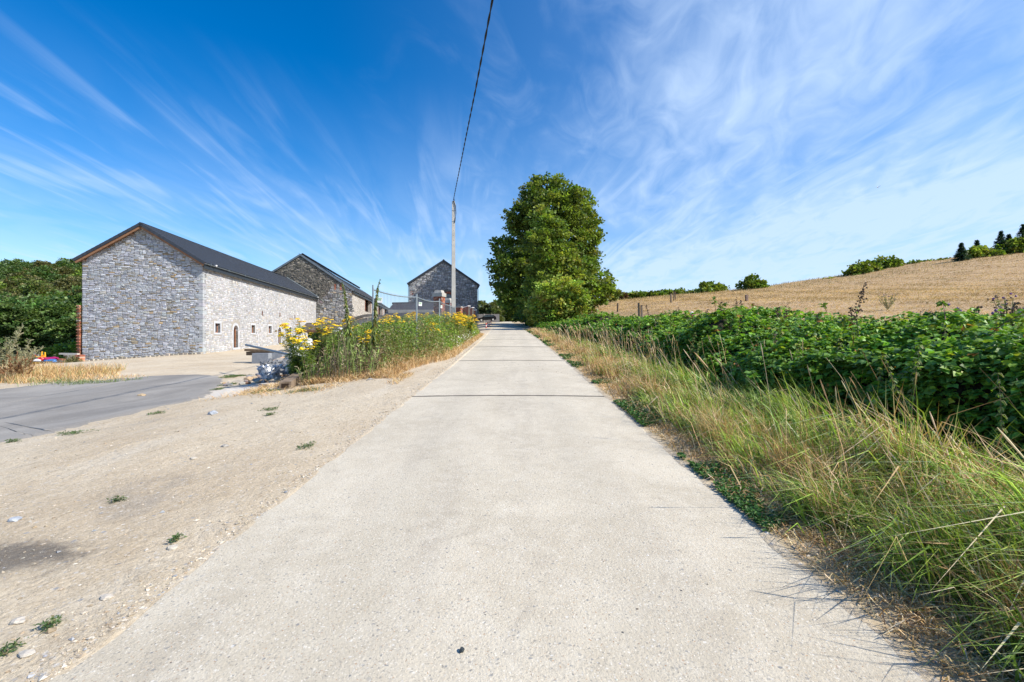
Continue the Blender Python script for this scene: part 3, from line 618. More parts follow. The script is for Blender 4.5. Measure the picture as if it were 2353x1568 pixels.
# roof: slope geometry
def gable_roof(parent, loc, C, u, d, Wd, Ln, E, Rz, oh_e, oh_r, tw, th, npart, ridge_r=.11, left_tiles=True, board=m_timber, gut=True, verge=m_tile, off=.13):
    """C right front corner, u across to the right, d along; two slopes of tiles on battens, verge tiles, ridge tiles, boards"""
    k = (Rz-E)/(Wd/2); sl = math.sqrt(1+k*k); nR = (u*k+UP)/sl; nL = (-u*k+UP)/sl; dR = (u-UP*k)/sl; dL = (-u-UP*k)/sl
    ridge = C-u*Wd/2+UP*(Rz+off); len_ = Ln+oh_r; S = (Wd/2+oh_e)*sl
    roof = obj('roof', None, parent); roof.location = loc
    for nn, dd, nm in ((nR, dR, 1), (nL, dL, 0)):
        dk = MB(); A = ridge-d*oh_r
        dk.add([A, A+d*len_, A+d*len_+dd*S, A+dd*S, A-nn*.07, A+d*len_-nn*.07, A+d*len_+dd*S-nn*.07, A+dd*S-nn*.07], [[[0, 1, 2, 3], [4, 7, 6, 5], [0, 4, 5, 1], [1, 5, 6, 2], [2, 6, 7, 3], [3, 7, 4, 0]]])
        dk.obj('roof_deck', m_dark if not board else m_timber, roof)
        roof_tiles(roof, A+nn*.012, d, dd, nn, len_, S, tw, th, npart if nm else 0)
        # verge: one cranked tile per course
        nc = int(math.ceil(S/th-1e-6))
        if verge is m_zinc:
            v = MB(); v.box(A+dd*(S/2)-d*.035+nn*.0, (S, .06, .24), np.stack([dd, d, nn], 1)); v.box(A+dd*(S/2)+d*.12+nn*.12, (S, .34, .02), np.stack([dd, d, nn], 1)); v.obj('verge_flashing', verge, roof); nc = 0
        for i in range(nc):
            s_ = S-(i+.5)*th; c = A+dd*s_-d*.035+nn*(.0)
            R = np.stack([dd, d, nn], 1); R2 = R @ ry(0. if nm else -.03)
            v = MB(); v.box(c-nn*.012, (th+(.0 if nm else .012), .05, .205), R2); v.obj('verge_tile', verge, roof)
        if board is not None:
            bb = MB(); bb.add([q-nn*o-d*dd_ for o in (.07, .27) for dd_ in (0.0, -.045) for q in (A, A+dd*S)], [[[0, 1, 5, 4], [2, 6, 7, 3], [0, 4, 6, 2], [1, 3, 7, 5], [0, 2, 3, 1], [4, 5, 7, 6]]]); bb.obj('bargeboard', board, roof)
            sf = MB(); A2 = A+d*.05; B2 = A+d*(oh_r+.0)
            sf.add([A2-nn*.15, A2+dd*S-nn*.15, B2+dd*S-nn*.15, B2-nn*.15, A2-nn*.17, A2+dd*S-nn*.17, B2+dd*S-nn*.17, B2-nn*.17], [[[0, 3, 2, 1], [4, 5, 6, 7], [0, 1, 5, 4], [1, 2, 6, 5], [2, 3, 7, 6], [3, 0, 4, 7]]]); sf.obj('soffit', board, roof)
            for q in (.18, .55, .9): 
                pu = MB(); pu.tube([A+d*.06+dd*S*q-nn*.26, B2+dd*S*q-nn*.26+d*.2], .07, 4); pu.obj('purlin_end', board, roof)
    nrt = int(len_/.42)
    for i in range(nrt):
        a = ridge-d*oh_r+d*(i*.42); th_ = np.linspace(-.15*pi, 1.15*pi, 9); V = []
        for kk, rr_ in ((0, ridge_r), (.43, ridge_r-.012)):
            for t in th_: V.append(a+d*kk+u*(rr_*1.15*math.cos(t))+UP*(rr_*math.sin(t)+.0))
        j = np.arange(8); q = np.stack([j, j+1, j+10, j+9], -1)
        obj('ridge_tile', mesh('ridge_tile', V, [q, np.array([np.arange(9)])], m_tile, np.ones((18, 3)), smooth=False), roof) if i < 60 else None
    if gut:
        ge = ridge+dR*S+u*.06-UP*.03; g = MB(); th_ = np.linspace(pi, 2*pi, 7); V = []
        for kk in (-oh_r, Ln):
            for t in th_: V.append(ge+d*kk+u*(.075*math.cos(t))+UP*(.075*math.sin(t)))
        j = np.arange(6); g.add(V, [np.stack([j, j+1, j+8, j+7], -1), np.array([np.arange(7), np.arange(7)+7])]); g.obj('gutter', m_zinc, roof)
        fa = MB(); A = ridge+dR*S-u*.03-UP*.06; fa.prism([(-oh_r, -.36), (Ln, -.36), (Ln, 0), (-oh_r, 0)], A, d, UP, u, -.03, 0); fa.obj('fascia', m_black, roof)
        for kk in np.arange(.4, Ln, 3.2):
            b = MB(); b.box(ge+d*kk-UP*.02, (.16, .03, .17), rz(AZ)); b.obj('gutter_bracket', m_zinc, roof)
    return roof
gable_roof(b1, tuple(-C1), C1, GV, DV, W1, L1, E1, R1, .32, .38, .33, .36, 300)
for t_ in (1.0, 32.0):
    s = MB(); s.box(C1+DV*t_+UP*(E1-.08)+GV*.52, (.12, .12, .1), rz(AZ), (.9, .9, .9)); loc0(s.obj('white_lamp_cap', m_white, b1))

# ---- second barn ------------------------------------------------------------
C2 = np.array([-24.26, 69.0, 0]); W2, L2, E2, R2_ = 14.7, 50., 8.35, 13.35
b2 = thing('stone_barn', 'tall weathered stone barn behind the white flank, bricked blind arch in its gable', 'barn', tuple(C2)); o2 = tuple(-C2)
gab2 = lambda a: E2+(R2_-E2)*(1-abs(a+W2/2)/(W2/2))
g2w = wallbody(C2, GV, -DV, -W2, 0, 0, gab2, [], .6, m_mortard, b2, 'gable_wall'); g2w.location = o2
ax, az_, ar = -2.45, 5.0, 2.35
def in_arch(c): 
    r = np.hypot(c[:, 0]-ax, c[:, 1]-az_); return (r > ar-.12) & (r < ar+.42) & (c[:, 1] > az_-.1)
ST_D = [(.36, .37, .39), (.27, .28, .30), (.44, .44, .45), (.20, .20, .20), (.42, .36, .27)]
slits = [(-2.55, 8.3, -2.3, 9.2), (-1.75, 8.3, -1.5, 9.2)]
masonry(C2, GV, -DV, -W2, 0.0, 1.0, lambda a: min(gab2(a)-.05, 9.2), slits, ST_D, (5, 4, 3, 2, 1), m_stoned, g2w, 200, wm=(.22, .6), hm=(.12, .30), relief=.05, tilt=.25, gap=.018, seed=9, skip=lambda c: in_arch(c) | (c[:, 0] < -7.2) | ((c[:, 1] > 7.0) & (c[:, 0] < -3.2+.3*np.sin(c[:, 1]*3))))
ST_U = [(.21, .195, .165), (.16, .15, .13), (.27, .25, .22), (.12, .115, .10)]
masonry(C2, GV, -DV, -W2, 0.0, 7.0, lambda a: gab2(a)-.05, [], ST_U, (5, 4, 3, 2), m_stoned, g2w, 60, wm=(.22, .6), hm=(.12, .28), relief=.05, tilt=.28, gap=.018, seed=10, skip=lambda c: ~((c[:, 1] > 7.0) & ((c[:, 0] < -3.2+.3*np.sin(c[:, 1]*3)) | (c[:, 1] > 9.2))))
for i in range(22):
    t = pi*(i+.5)/22; c = C2+GV*(ax+(ar+.15)*math.cos(t))+UP*(az_+(ar+.15)*math.sin(t))-DV*.03
    R = np.stack([GV*math.cos(t)+UP*math.sin(t), -DV, -GV*math.sin(t)+UP*math.cos(t)], 1); s = MB(); s.box(c+DV*.035, (.50, .12, .26), R, vary((.22, .22, .225), 1)[0], ); s.obj('arch_stone', m_stoned, g2w)
for sx_ in slits:
    s = MB(); bricks(s, C2, GV, -DV, sx_[0], sx_[2], sx_[1], sx_[3], bw=.25, bh=.09); s.obj('brick_slit', m_brick, g2w)
op2 = [(12.3, 5.75, 18.8, 8.1), (21.3, 5.75, 27.2, 8.1), (29.9, 4.6, 36.5, 8.1), (41., 4.6, 47.5, 8.1)]
s2 = wallbody(C2, DV, GV, 0, L2, 4.45, lambda a: E2, op2, .5, m_rend, b2, 'side_wall'); s2.location = o2
masonry(C2, DV, GV, 0.02, L2, 4.5, lambda a: E2-.05, [(h[0]-.3, h[1]-.1, h[2]+.3, h[3]+.3) for h in op2], [(.44, .42, .38), (.38, .36, .34), (.50, .48, .45)], (3, 2, 2), m_stonew, s2, 0, wm=(.25, .7), hm=(.15, .35), relief=.012, tilt=.08, gap=.02, seed=12)
lw = wallbody(C2, DV, GV, 0, L2, 0, lambda a: 4.45, [], .6, m_mortard, b2, 'lower_wall'); lw.location = o2
masonry(C2, DV, GV, 0.0, L2, 1.6, lambda a: 4.42, [], [(.30, .23, .17), (.24, .19, .15), (.36, .30, .24)], (3, 2, 1), m_stoned, lw, 0, wm=(.3, .8), hm=(.15, .35), relief=.05, tilt=.2, gap=.02, seed=13)
for (a0, z0, a1, z1) in op2:
    q = MB()
    for aa in ((a0-.30, a0), (a1, a1+.30)): bricks(q, C2, DV, GV, aa[0], aa[1], z0-.0, z1+.2, bw=.3, bh=.11, proud=.04, end_d=.3)
    q.obj('brick_jamb', m_brick, b2).location = o2
    iw = MB(); bricks(iw, C2+GV*(-1.6), DV, GV, a0-1.5, a1+.8, 4.5, 8.2, bw=.45, bh=.16, pal=((.30, .17, .12), (.24, .13, .09), (.42, .36, .30)), wts=(3, 3, 1), end_d=.15); iw.obj('inner_brick_wall', m_brick, b2).location = o2
rw = MB(); rw.prism([(0, 0), (L2, 0), (L2, E2), (0, E2)], C2-GV*W2, DV, UP, GV, 0, .5); rw.obj('rear_wall', m_mortard, b2).location = o2
ew = MB(); ew.prism([(-W2, 0), (0, 0), (0, E2), (-W2/2, R2_), (-W2, E2)], C2+DV*(L2-.4), GV, UP, DV, 0, .4); ew.obj('end_wall', m_mortard, b2).location = o2
rf2 = gable_roof(b2, o2, C2, GV, DV, W2, L2, E2, R2_, .30, .12, .45, .48, 120, board=None, verge=m_zinc)
k2 = (R2_-E2)/(W2/2); s2l = math.sqrt(1+k2*k2); dR2 = (GV-UP*k2)/s2l; nR2 = (GV*k2+UP)/s2l
for i in range(14):
    for j in range(2):
        A = C2-GV*W2/2+UP*(R2_+.13)+DV*(6+i*2.1)+dR2*(.9+j*1.75)+nR2*.16; s = MB(); s.box(A+DV*1.02+dR2*.83, (1.64, 2.02, .04), np.stack([dR2, DV, nR2], 1)); s.obj('solar_panel', m_glass, rf2)
fl = MB(); kk_ = (R1-E1)/(W1/2); fl.add([C1+DV*(L1-.02)-GV*W1/2+UP*(R1+.28), C1+DV*(L1-.02)+GV*.35+UP*(E1+.28-kk_*.35), C1+DV*(L1-.24)+GV*.35+UP*(E1+.20-kk_*.35), C1+DV*(L1-.24)-GV*W1/2+UP*(R1+.2)], [[[0, 1, 2, 3]]])
fl.add(np.array(fl.V[0])+UP*.05, [[[0, 1, 2, 3]]]); loc0(fl.obj('flashing', m_zinc, b1))

# ---- third barn -------------------------------------------------------------
W3, L3 = 12.6, 22.; C3 = np.array([-18.99, 84., 0])+GV*W3; E3, R3 = 11.1, 15.35
b3 = thing('stone_barn', 'grey stone barn end-on beside the lane behind the concrete pole, half in tree shade', 'barn', tuple(C3)); o3 = tuple(-C3)
gab3 = lambda a: E3+(R3-E3)*(1-abs(a+W3/2)/(W3/2))
wc = -W3+8.55-1.4   # arched window centre along the gable
hole3 = [(wc-.62, 5.2, wc+.62, 9.3)]
g3w = wallbody(C3, GV, -DV, -W3, 0, 1., gab3, hole3, .5, m_mortard, b3, 'gable_wall'); g3w.location = o3
masonry(C3, GV, -DV, -W3, 0.0, 2.2, lambda a: gab3(a)-.05, [(wc-.95, 5.2, wc+.95, 9.75)], [(.40, .41, .44), (.33, .34, .37), (.47, .48, .50), (.28, .29, .31)], (4, 4, 3, 2), m_stoned, g3w, 260, wm=(.30, .85), hm=(.16, .42), relief=.06, tilt=.2, gap=.022, seed=15)
rr = .62; zc = 9.3-rr
for i in range(15):
    t = pi*(i+.5)/15; c = C3+GV*(wc+(rr+.17)*math.cos(t))+UP*(zc+(rr+.17)*math.sin(t))-DV*.03
    R = np.stack([GV*math.cos(t)+UP*math.sin(t), -DV, -GV*math.sin(t)+UP*math.cos(t)], 1); s = MB(); s.box(c, (.36, .14, .15), R, vary((.36, .12, .07), 1)[0]); s.obj('brick', m_brick, g3w)
q = MB(); bricks(q, C3, GV, -DV, wc-rr-.35, wc-rr, 5.2, zc, proud=.03); bricks(q, C3, GV, -DV, wc+rr, wc+rr+.35, 5.2, zc, proud=.03); q.obj('brick_jamb', m_brick, b3).location = o3
wn = obj('arched_window', None, b3); wn.location = o3; tt = np.linspace(0, pi, 13)
s = MB(); s.prism([(wc-rr, 5.2), (wc+rr, 5.2)]+[(wc+rr*math.cos(t), zc+rr*math.sin(t)) for t in tt], C3, GV, UP, -DV, -.3, -.28); s.obj('pane', m_glass, wn)
s = MB(); s.prism([(wc+rr*math.cos(t), zc+rr*math.sin(t)) for t in tt]+[(wc+(rr-.08)*math.cos(t), zc+(rr-.08)*math.sin(t)) for t in tt[::-1]], C3, GV, UP, -DV, -.28, -.2); s.box(C3+GV*wc+UP*7-DV*-.24, (.06, .06, 3.6), rz(AZ)); s.obj('frame', m_black, wn)
rw = MB(); rw.prism([(0, 3), (L3, 3), (L3, E3), (0, E3)], C3-GV*W3, DV, UP, GV, 0, .4); rw.prism([(0, 3), (L3, 3), (L3, E3), (0, E3)], C3, DV, UP, GV, -.4, 0); rw.obj('side_wall', m_mortard, b3).location = o3
ew = MB(); ew.prism([(-W3, 3), (0, 3), (0, E3), (-W3/2, R3), (-W3, E3)], C3+DV*(L3-.4), GV, UP, DV, 0, .4); ew.obj('end_wall', m_mortard, b3).location = o3
gable_roof(b3, o3, C3, GV, DV, W3, L3, E3, R3, .38, .22, .45, .48, 60, board=m_black, ridge_r=.16)
for a in (-W3-.12, .12):
    s = MB(); s.tube([C3+GV*a-DV*.1+UP*(E3-.1), C3+GV*a-DV*.1+UP*3.6], .06, 8); s.obj('downpipe', m_zinc, b3).location = o3
s = MB(); s.box(C3+GV*(-.75)-DV*.1+UP*(E3-.35), (.42, .16, .34), rz(AZ), (.85, .88, .9)); s.box(C3+GV*(-.70)-DV*.2+UP*(E3-.4), (.16, .08, .14), rz(AZ), (.3, .3, .35)); s.obj('floodlight', m_paint, b3).location = o3
for z_ in (6.8, 9.0):
    s = MB(); bricks(s, C3, GV, -DV, -W3+.25, -W3+.75, z_, z_+.6, proud=.03, bw=.25, bh=.12); s.obj('brick_patch', m_brick, b3).location = o3

# ------------------------------------------------------------------ trees
G_DARK = [(.125, .19, .03), (.17, .24, .04), (.08, .135, .025), (.25, .31, .055)]
G_MID = [(.15, .22, .033), (.19, .265, .045), (.11, .18, .03), (.25, .295, .06)]
G_LITE = [(.27, .34, .055), (.33, .38, .075), (.20, .28, .05), (.40, .38, .09)]
def crown(lobes, leaf, clump, per, pal, r=None, flat=.55, droop=.25, cfrac=1.):
    """leaf clumps over the skins of overlapping lobes; lobes (n,4): x y z radius"""
    mb = MB(); 
    for (x, y, z, R) in lobes:
        n = max(6, int(4*pi*R*R/clump**2*.95*cfrac)); d = unit(n); c = np.array([x, y, z])+d*(R*rng.uniform(.55, 1.22, (n, 1)))*np.array([1, 1, .92])
        k = rng.poisson(per, n)+3; idx = np.repeat(np.arange(n), k); m = len(idx)
        off = rng.normal(size=(m, 3))*clump*np.array([.42, .42, .42*flat]); p = c[idx]+off
        nrm = d[idx]*.6+np.array([0, 0, .7])+rng.normal(size=(m, 3))*.55
        dr = d[idx]+off/clump*.8+rng.normal(size=(m, 3))*.5; dr[:, 2] -= droop
        tone = pick(pal, [3, 4, 2, 1.5], n, .22, .07)[idx]; col = np.clip(tone*(1+rng.normal(size=(m, 1))*.24), .01, 1)
        scatter(mb, QUAD, QUAD_F, frames(dr, nrm), leaf*rng.uniform(.7, 1.3, m), p, col)
    return mb
def trunk_mb(base, tips, r0, fork=.35):
    mb = MB(); base = np.asarray(base, float); tips = np.asarray(tips, float); top = tips[np.argmax(tips[:, 2])]
    f = base+(top-base)*fork
    def limb(a, b, ra, rb, n=6):
        t = np.linspace(0, 1, n)[:, None]; p = a+(b-a)*t; s = np.linalg.norm(b-a); p += rng.normal(size=p.shape)*s*.02*np.sin(pi*t); p[:, 2] += (s*.06*np.sin(pi*t[:, 0])); return mb.tube(p, np.linspace(ra, rb, n), 7, (1, 1, 1))
    limb(base-np.array([0, 0, .4]), f, r0*1.15, r0*.7); limb(f, top, r0*.7, r0*.12, 8)
    for q in tips:
        if q is top: continue
        a = base+(top-base)*min(.9, max(fork*.8, (q[2]-base[2])/(top[2]-base[2])*.72)); limb(a, q, r0*.3, r0*.06)
    return mb
def lobe_px(L, Y, dy=2.2):
    out_ = []
    for (x, y, r) in L:
        yy = Y+random.uniform(-dy, dy); p = P(x, y, yy); out_.append((p[0], yy, p[2], r/1046*yy))
    return out_
def tree_from(lobes, base, name, label, cat, leaf, clump, per, pal, r0, group=None, trunk=True, lm=m_leaf, **k):
    base = np.array([base[0], base[1], zt1(base[0], base[1])]); t = thing(name, label, cat, tuple(base), group=group)
    c = crown(lobes, leaf, clump, per, pal, **k).obj('crown', lm, t); c.location = tuple(-base)
    if trunk:
        tips = np.array([l[:3] for l in lobes]); o = trunk_mb(base, tips[rng.permutation(len(tips))[:10]] if len(tips) > 10 else tips, r0).obj('trunk', m_bark, t, True); o.location = tuple(-base)
    return t
LB = [(1250, 436, 30), (1285, 436, 30), (1316, 455, 27), (1232, 470, 33), (1265, 485, 45), (1308, 492, 42), (1340, 520, 30), (1200, 495, 28), (1205, 535, 36), (1250, 545, 52), (1305, 548, 52), (1343, 560, 28), (1180, 572, 32), (1152, 562, 20), (1148, 602, 24), (1160, 640, 34), (1200, 622, 48), (1250, 625, 58), (1310, 620, 55), (1343, 600, 32), (1180, 678, 32), (1212, 692, 42), (1250, 700, 42), (1238, 414, 12), (1300, 660, 45), (1222, 725, 24), (1222, 640, 40), (1226, 450, 28), (1337, 482, 26), (1188, 502, 24), (1352, 508, 20), (1360, 545, 20), (1335, 455, 16)]
tree_from(lobe_px(LB, 80, 3.2), P(1255, 0, 80), 'broadleaf_tree', 'tallest dark green broadleaf tree beside the lane, its crown topping the clump', 'tree', .32, .95, 24, G_DARK, .55, cfrac=.85)
LR = [(1358, 640, 30), (1382, 652, 22), (1372, 676, 24), (1345, 684, 34), (1330, 640, 26), (1352, 612, 18), (1390, 668, 12)]
tree_from(lobe_px(LR, 70), P(1355, 0, 70), 'broadleaf_tree', 'lower broadleaf tree leaning out over the field edge, right of the tallest tree', 'tree', .30, .85, 22, G_MID, .3, cfrac=.8)
LF = [(1245, 506, 24), (1268, 532, 30), (1237, 560, 32), (1280, 582, 34), (1300, 610, 34), (1255, 615, 40), (1285, 640, 32), (1322, 640, 22)]
tree_from(lobe_px(LF, 64, 1.5), P(1268, 0, 64), 'maple_tree', 'paler yellow-green maple standing in front of the tallest tree', 'tree', .30, .85, 24, [(.17, .245, .04), (.21, .285, .05), (.13, .20, .035), (.27, .31, .065)], .3, cfrac=.85)
LS = [(1288, 650, 20), (1262, 675, 27), (1310, 668, 26), (1335, 684, 18), (1240, 702, 22), (1280, 708, 32), (1318, 708, 26), (1232, 722, 15), (1300, 730, 24), (1258, 730, 20), (1338, 712, 14)]
tree_from(lobe_px(LS, 50, 1.0), P(1288, 0, 50), 'bushy_shrub', 'bright green bushy shrub at the foot of the tall trees by the lane', 'shrub', .22, .55, 20, [(.25, .34, .055), (.32, .39, .075), (.18, .27, .045), (.38, .39, .09)], .12, cfrac=.8)
tree_from(lobe_px([(1400, 668, 13), (1412, 674, 11), (1404, 684, 10), (1390, 690, 12)], 96), P(1402, 0, 96), 'small_tree', 'small green tree at the near end of the field hedge', 'tree', .4, .7, 14, G_MID, .12)
tree_from([(3.6, 58, 4.6, 1.7), (3.4, 62, 4.9, 2.0), (3.9, 66, 6.2, 2.6), (3.5, 70, 5.2, 2.2), (3.6, 74, 5.6, 2.3), (4.4, 62, 7.6, 2.2), (4.0, 55, 3.9, 1.4)], (4.4, 65), 'elder_bush', 'dark undergrowth bush overhanging the lane beneath the tall trees', 'shrub', .24, .6, 18, G_DARK, .12)
# dark trees closing the view along the lane
tree_from(lobe_px([(1160, 690, 14), (1178, 672, 16), (1200, 680, 22), (1168, 712, 14), (1190, 712, 18), (1215, 700, 20), (1158, 730, 13), (1182, 732, 14), (1206, 730, 14)], 132, 3), P(1185, 0, 132), 'broadleaf_tree', 'dark tree closing the view where the lane bends behind the tall clump', 'tree', .55, 1.0, 18, G_DARK, .25)
tree_from(lobe_px([(1145, 700, 10), (1152, 716, 10), (1140, 718, 9)], 138, 3), P(1148, 0, 138), 'broadleaf_tree', 'brownish green tree in the gap between willow bushes and dark trees', 'tree', .5, 1.0, 16, [(.09, .09, .035)]+G_DARK[:3], .2)
OL = [(.13, .16, .06), (.16, .19, .075), (.10, .13, .05), (.19, .21, .09)]
tree_from(lobe_px([(1104, 702, 11), (1100, 722, 12), (1112, 716, 11), (1118, 728, 9)], 116, 2), P(1106, 0, 116), 'willow_bush', 'olive willow bush behind the concrete fence, next to the barn corner', 'shrub', .34, .7, 20, OL, .15)
tree_from(lobe_px([(1130, 706, 11), (1138, 720, 12), (1126, 724, 11), (1144, 731, 8)], 113, 2), P(1133, 0, 113), 'willow_bush', 'olive willow bush rising behind the back of the black car', 'shrub', .34, .7, 20, OL, .15)
# field skyline
def sky_tree(L, Y, label, name='field_tree', cat='tree', pal=G_MID, leaf=.42, clump=.9, grp=None, per=16):
    xs = np.mean([l[0] for l in L]); return tree_from(lobe_px(L, Y, 1.5), P(xs, 0, Y), name, label, cat, leaf, clump, per, pal, .2, grp)
sky_tree([(1731, 652, 17), (1716, 660, 13), (1748, 660, 13), (1733, 664, 18)], 101, 'single round dark tree standing alone on the field skyline', pal=G_DARK)
sky_tree([(1620, 664, 13), (1632, 661, 12), (1622, 672, 12), (1611, 672, 9)], 106, 'broad tree of the skyline pair left of the single round tree')
sky_tree([(1650, 662, 11), (1658, 668, 10), (1648, 672, 10)], 108, 'narrower tree of the skyline pair left of the single round tree')
sky_tree([(1975, 622, 17), (1995, 618, 18), (1960, 630, 12), (2008, 626, 12)], 104, 'left half of the big tree clump on the rising skyline')
sky_tree([(2035, 610, 16), (2055, 612, 15), (2072, 618, 12), (2040, 622, 18), (2020, 612, 12)], 107, 'right half of the big tree clump on the rising skyline', pal=G_DARK)
sky_tree([(1900, 645, 6), (1909, 644, 6), (1918, 645, 5)], 104, 'low bush peeping over the skyline between single tree and big clump', 'low_bush', 'bush', leaf=.3, clump=.6)
for i, (x, y, r, lb) in enumerate(((1425, 681, 9, 'reddish brown hedge bush at the near end of the field hedge'), (1447, 680, 9, None), (1466, 678, 9, None), (1484, 677, 8, None), (1503, 677, 8, 'darker hedge bush in the field hedge, just left of the tall posts'), (1522, 675, 9, None), (1542, 674, 8, None), (1562, 672, 8, None), (1582, 672, 7, None), (1597, 671, 6, None))):
    red = i == 0
    sky_tree([(x-7, y+2, r*.8), (x+5, y+1, r*.85), (x, y+6, r)], 112+i*.3, lb or 'green bush of the hedge along the far end of the field', 'hedge_bush', 'bush', [(.14, .075, .035), (.12, .09, .035), (.16, .09, .04), (.08, .08, .03)] if red else (G_DARK if i == 4 else G_MID), .36, .7, 'bushes of the far field hedge' if not lb else None)
for i, (x, y, r) in enumerate(((2102, 606, 5), (2120, 606, 5), (2138, 604, 4), (2155, 603, 4), (2175, 600, 4), (2190, 598, 4))):
    sky_tree([(x-5, y, r), (x+5, y-1, r*.9)], 106, 'low scrub bush along the skyline between big clump and spruces', 'scrub_bush', 'bush', G_MID, .3, .6, 'scrub bushes on the skyline')
for (x, y, r, lb) in ((2250, 580, 13, 'yellow-green rounded bush in front of the first spruces'), (2290, 584, 11, 'green bush between the spruces on the right skyline'), (2325, 570, 16, 'dark broadleaf tree below the tallest spruce'), (2350, 562, 16, 'dark broadleaf tree at the right edge of the skyline'), (2390, 560, 18, 'broadleaf tree just past the right edge of the skyline')):
    sky_tree([(x-r*.9, y+3, r*.8), (x+r*.8, y+2, r*.8), (x, y, r), (x, y+8, r)], 100, lb, 'skyline_bush', 'bush', G_LITE if 'yellow' in lb else G_MID, .4, .8)
def spruce(x, ytop, ybot, wpx, Y, label, nm='spruce_tree'):
    b = P(x, ybot, Y); zb = zt1(b[0], b[1]); tp = P(x, ytop, Y)[2]; H = tp-zb; Rm = wpx/1046*Y/2
    t = thing(nm, label, 'spruce', (b[0], b[1], zb)); tr = MB(); tr.tube([(0, 0, -.3), (0, 0, H*.97)], [.22, .03], 7); tr.obj('trunk', m_bark, t)
    mb = MB(); n = 20
    for i in range(n):
        f = i/n; z = H*(.08+.90*f); R = Rm*.95*(1-f)**1.05*random.uniform(.75, 1.15); nb_ = int(12-6*f)
        for k in range(nb_):
            a = random.uniform(0, 2*pi); m = 26; s = rng.uniform(.1, 1, m)*R; p = np.stack([np.cos(a)*s, np.sin(a)*s, z-.22*s+.10*(s/R)**2*R], 1)+rng.normal(size=(m, 3))*.08
            d = np.tile([math.cos(a), math.sin(a), -.2], (m, 1))+rng.normal(size=(m, 3))*.6
            scatter(mb, QUAD, QUAD_F, frames(d, np.tile([0, 0, 1.], (m, 1))+rng.normal(size=(m, 3))*.3), np.stack([np.full(m, .10), np.full(m, .30), np.full(m, .12)], 1)*rng.uniform(.7, 1.2, (m, 1)), p, vary((.035, .075, .045), m, .2))
    mb.obj('crown', m_leaf, t)
spruce(2209, 558, 600, 34, 97, 'first small spruce standing at the left end of the skyline spruces')
spruce(2245, 552, 592, 30, 101, 'second spruce of the skyline row, behind the yellow-green bush')
spruce(2300, 530, 590, 42, 100, 'pointed spruce with wide lower boughs in the skyline row')
spruce(2318, 538, 590, 34, 103, 'narrow spruce close behind the wide pointed one')
spruce(2350, 514, 590, 44, 101, 'tallest spruce at the right edge of the skyline')
# wooded hillside left of the barns
protos = []
HP = [G_MID, [(.085, .15, .04), (.11, .18, .045), (.065, .12, .035), (.13, .19, .05)], [(.13, .12, .04), (.13, .14, .05), (.09, .10, .035), (.15, .14, .05)], [(.13, .16, .04), (.11, .15, .035), (.09, .13, .03), (.16, .17, .05)], [(.085, .15, .04), (.11, .185, .045), (.065, .115, .035), (.14, .21, .055)]]
for v in range(5):
    lb = [(random.uniform(-2.2, 2.2), random.uniform(-2.2, 2.2), random.uniform(5.0, 9.0), random.uniform(1.7, 2.6)) for _ in range(9)]+[(0, 0, 9.6, 2.2), (0, 0, 4.2, 2.8)]
    c = crown(lb, .42, 1.1, 10, HP[v], flat=.4).me('crown', m_leaf); tr = trunk_mb((0, 0, 0), np.array([l[:3] for l in lb[:6]]), .22).me('trunk', m_bark); protos.append((c, tr))
hn = 0
def hill_tree(x, y, s, v, label, group):
    t = thing('hillside_tree', label, 'tree', (x, y, zt1(x, y)-.3), random.uniform(0, 6.3), group); t.scale = (s, s, s*random.uniform(.85, 1.15))
    obj('crown', protos[v][0], t); obj('trunk', protos[v][1], t)
GL = [('dark lower tree at the foot of the wooded hillside', 'dark trees at the foot of the wooded hillside'), ('yellow-green tree on the lower slope of the wooded hillside', 'yellow-green trees on the lower hillside slope'), ('green rounded tree halfway up the wooded hillside', 'green trees halfway up the hillside'), ('dull olive tree halfway up the wooded hillside', 'olive trees halfway up the hillside'), ('bluish green tree high on the wooded hillside', 'trees high on the wooded hillside')]
for row, Yr in enumerate((98, 108, 119, 131, 144, 157, 171, 185, 199, 213, 228, 243, 258, 274, 290, 306)):
    for m_ in np.arange(-1.24, -.86, 7.2/Yr):
        y = Yr+random.uniform(-5, 5); x = (m_+random.uniform(-.018, .018))*y
        if row < 3: v, g = 4, 0
        elif row < 7: v = random.choice([3, 3, 0, 2]); g = 1
        elif row < 12: v = random.choice([0, 1, 2, 3, 0]); g = 3 if v == 2 else 2
        else: v = random.choice([1, 1, 0, 2]); g = 4
        hill_tree(x, y, random.uniform(.85, 1.25), v, *GL[g])
hill_tree(-262, 255, 1.5, 2, 'bare-topped brownish tree breaking the hillside skyline', None)
hill_tree(-268, 292, 1.7, 1, 'largest crown on the hillside skyline, just left of the barn', None)
# laurel bush by the brick pier
tree_from([(-36.3, 37.5, .0, .9), (-35.3, 37.2, .15, .85), (-34.2, 37, .3, .8), (-37.4, 37.6, -.2, .8), (-33.2, 37, .2, .7)], (-35.2, 37.2), 'laurel_bush', 'glossy bright green laurel bush behind the low brick pier', 'bush', .16, .4, 16, [(.12, .22, .03), (.16, .26, .04), (.08, .16, .025), (.2, .28, .05)], .05)

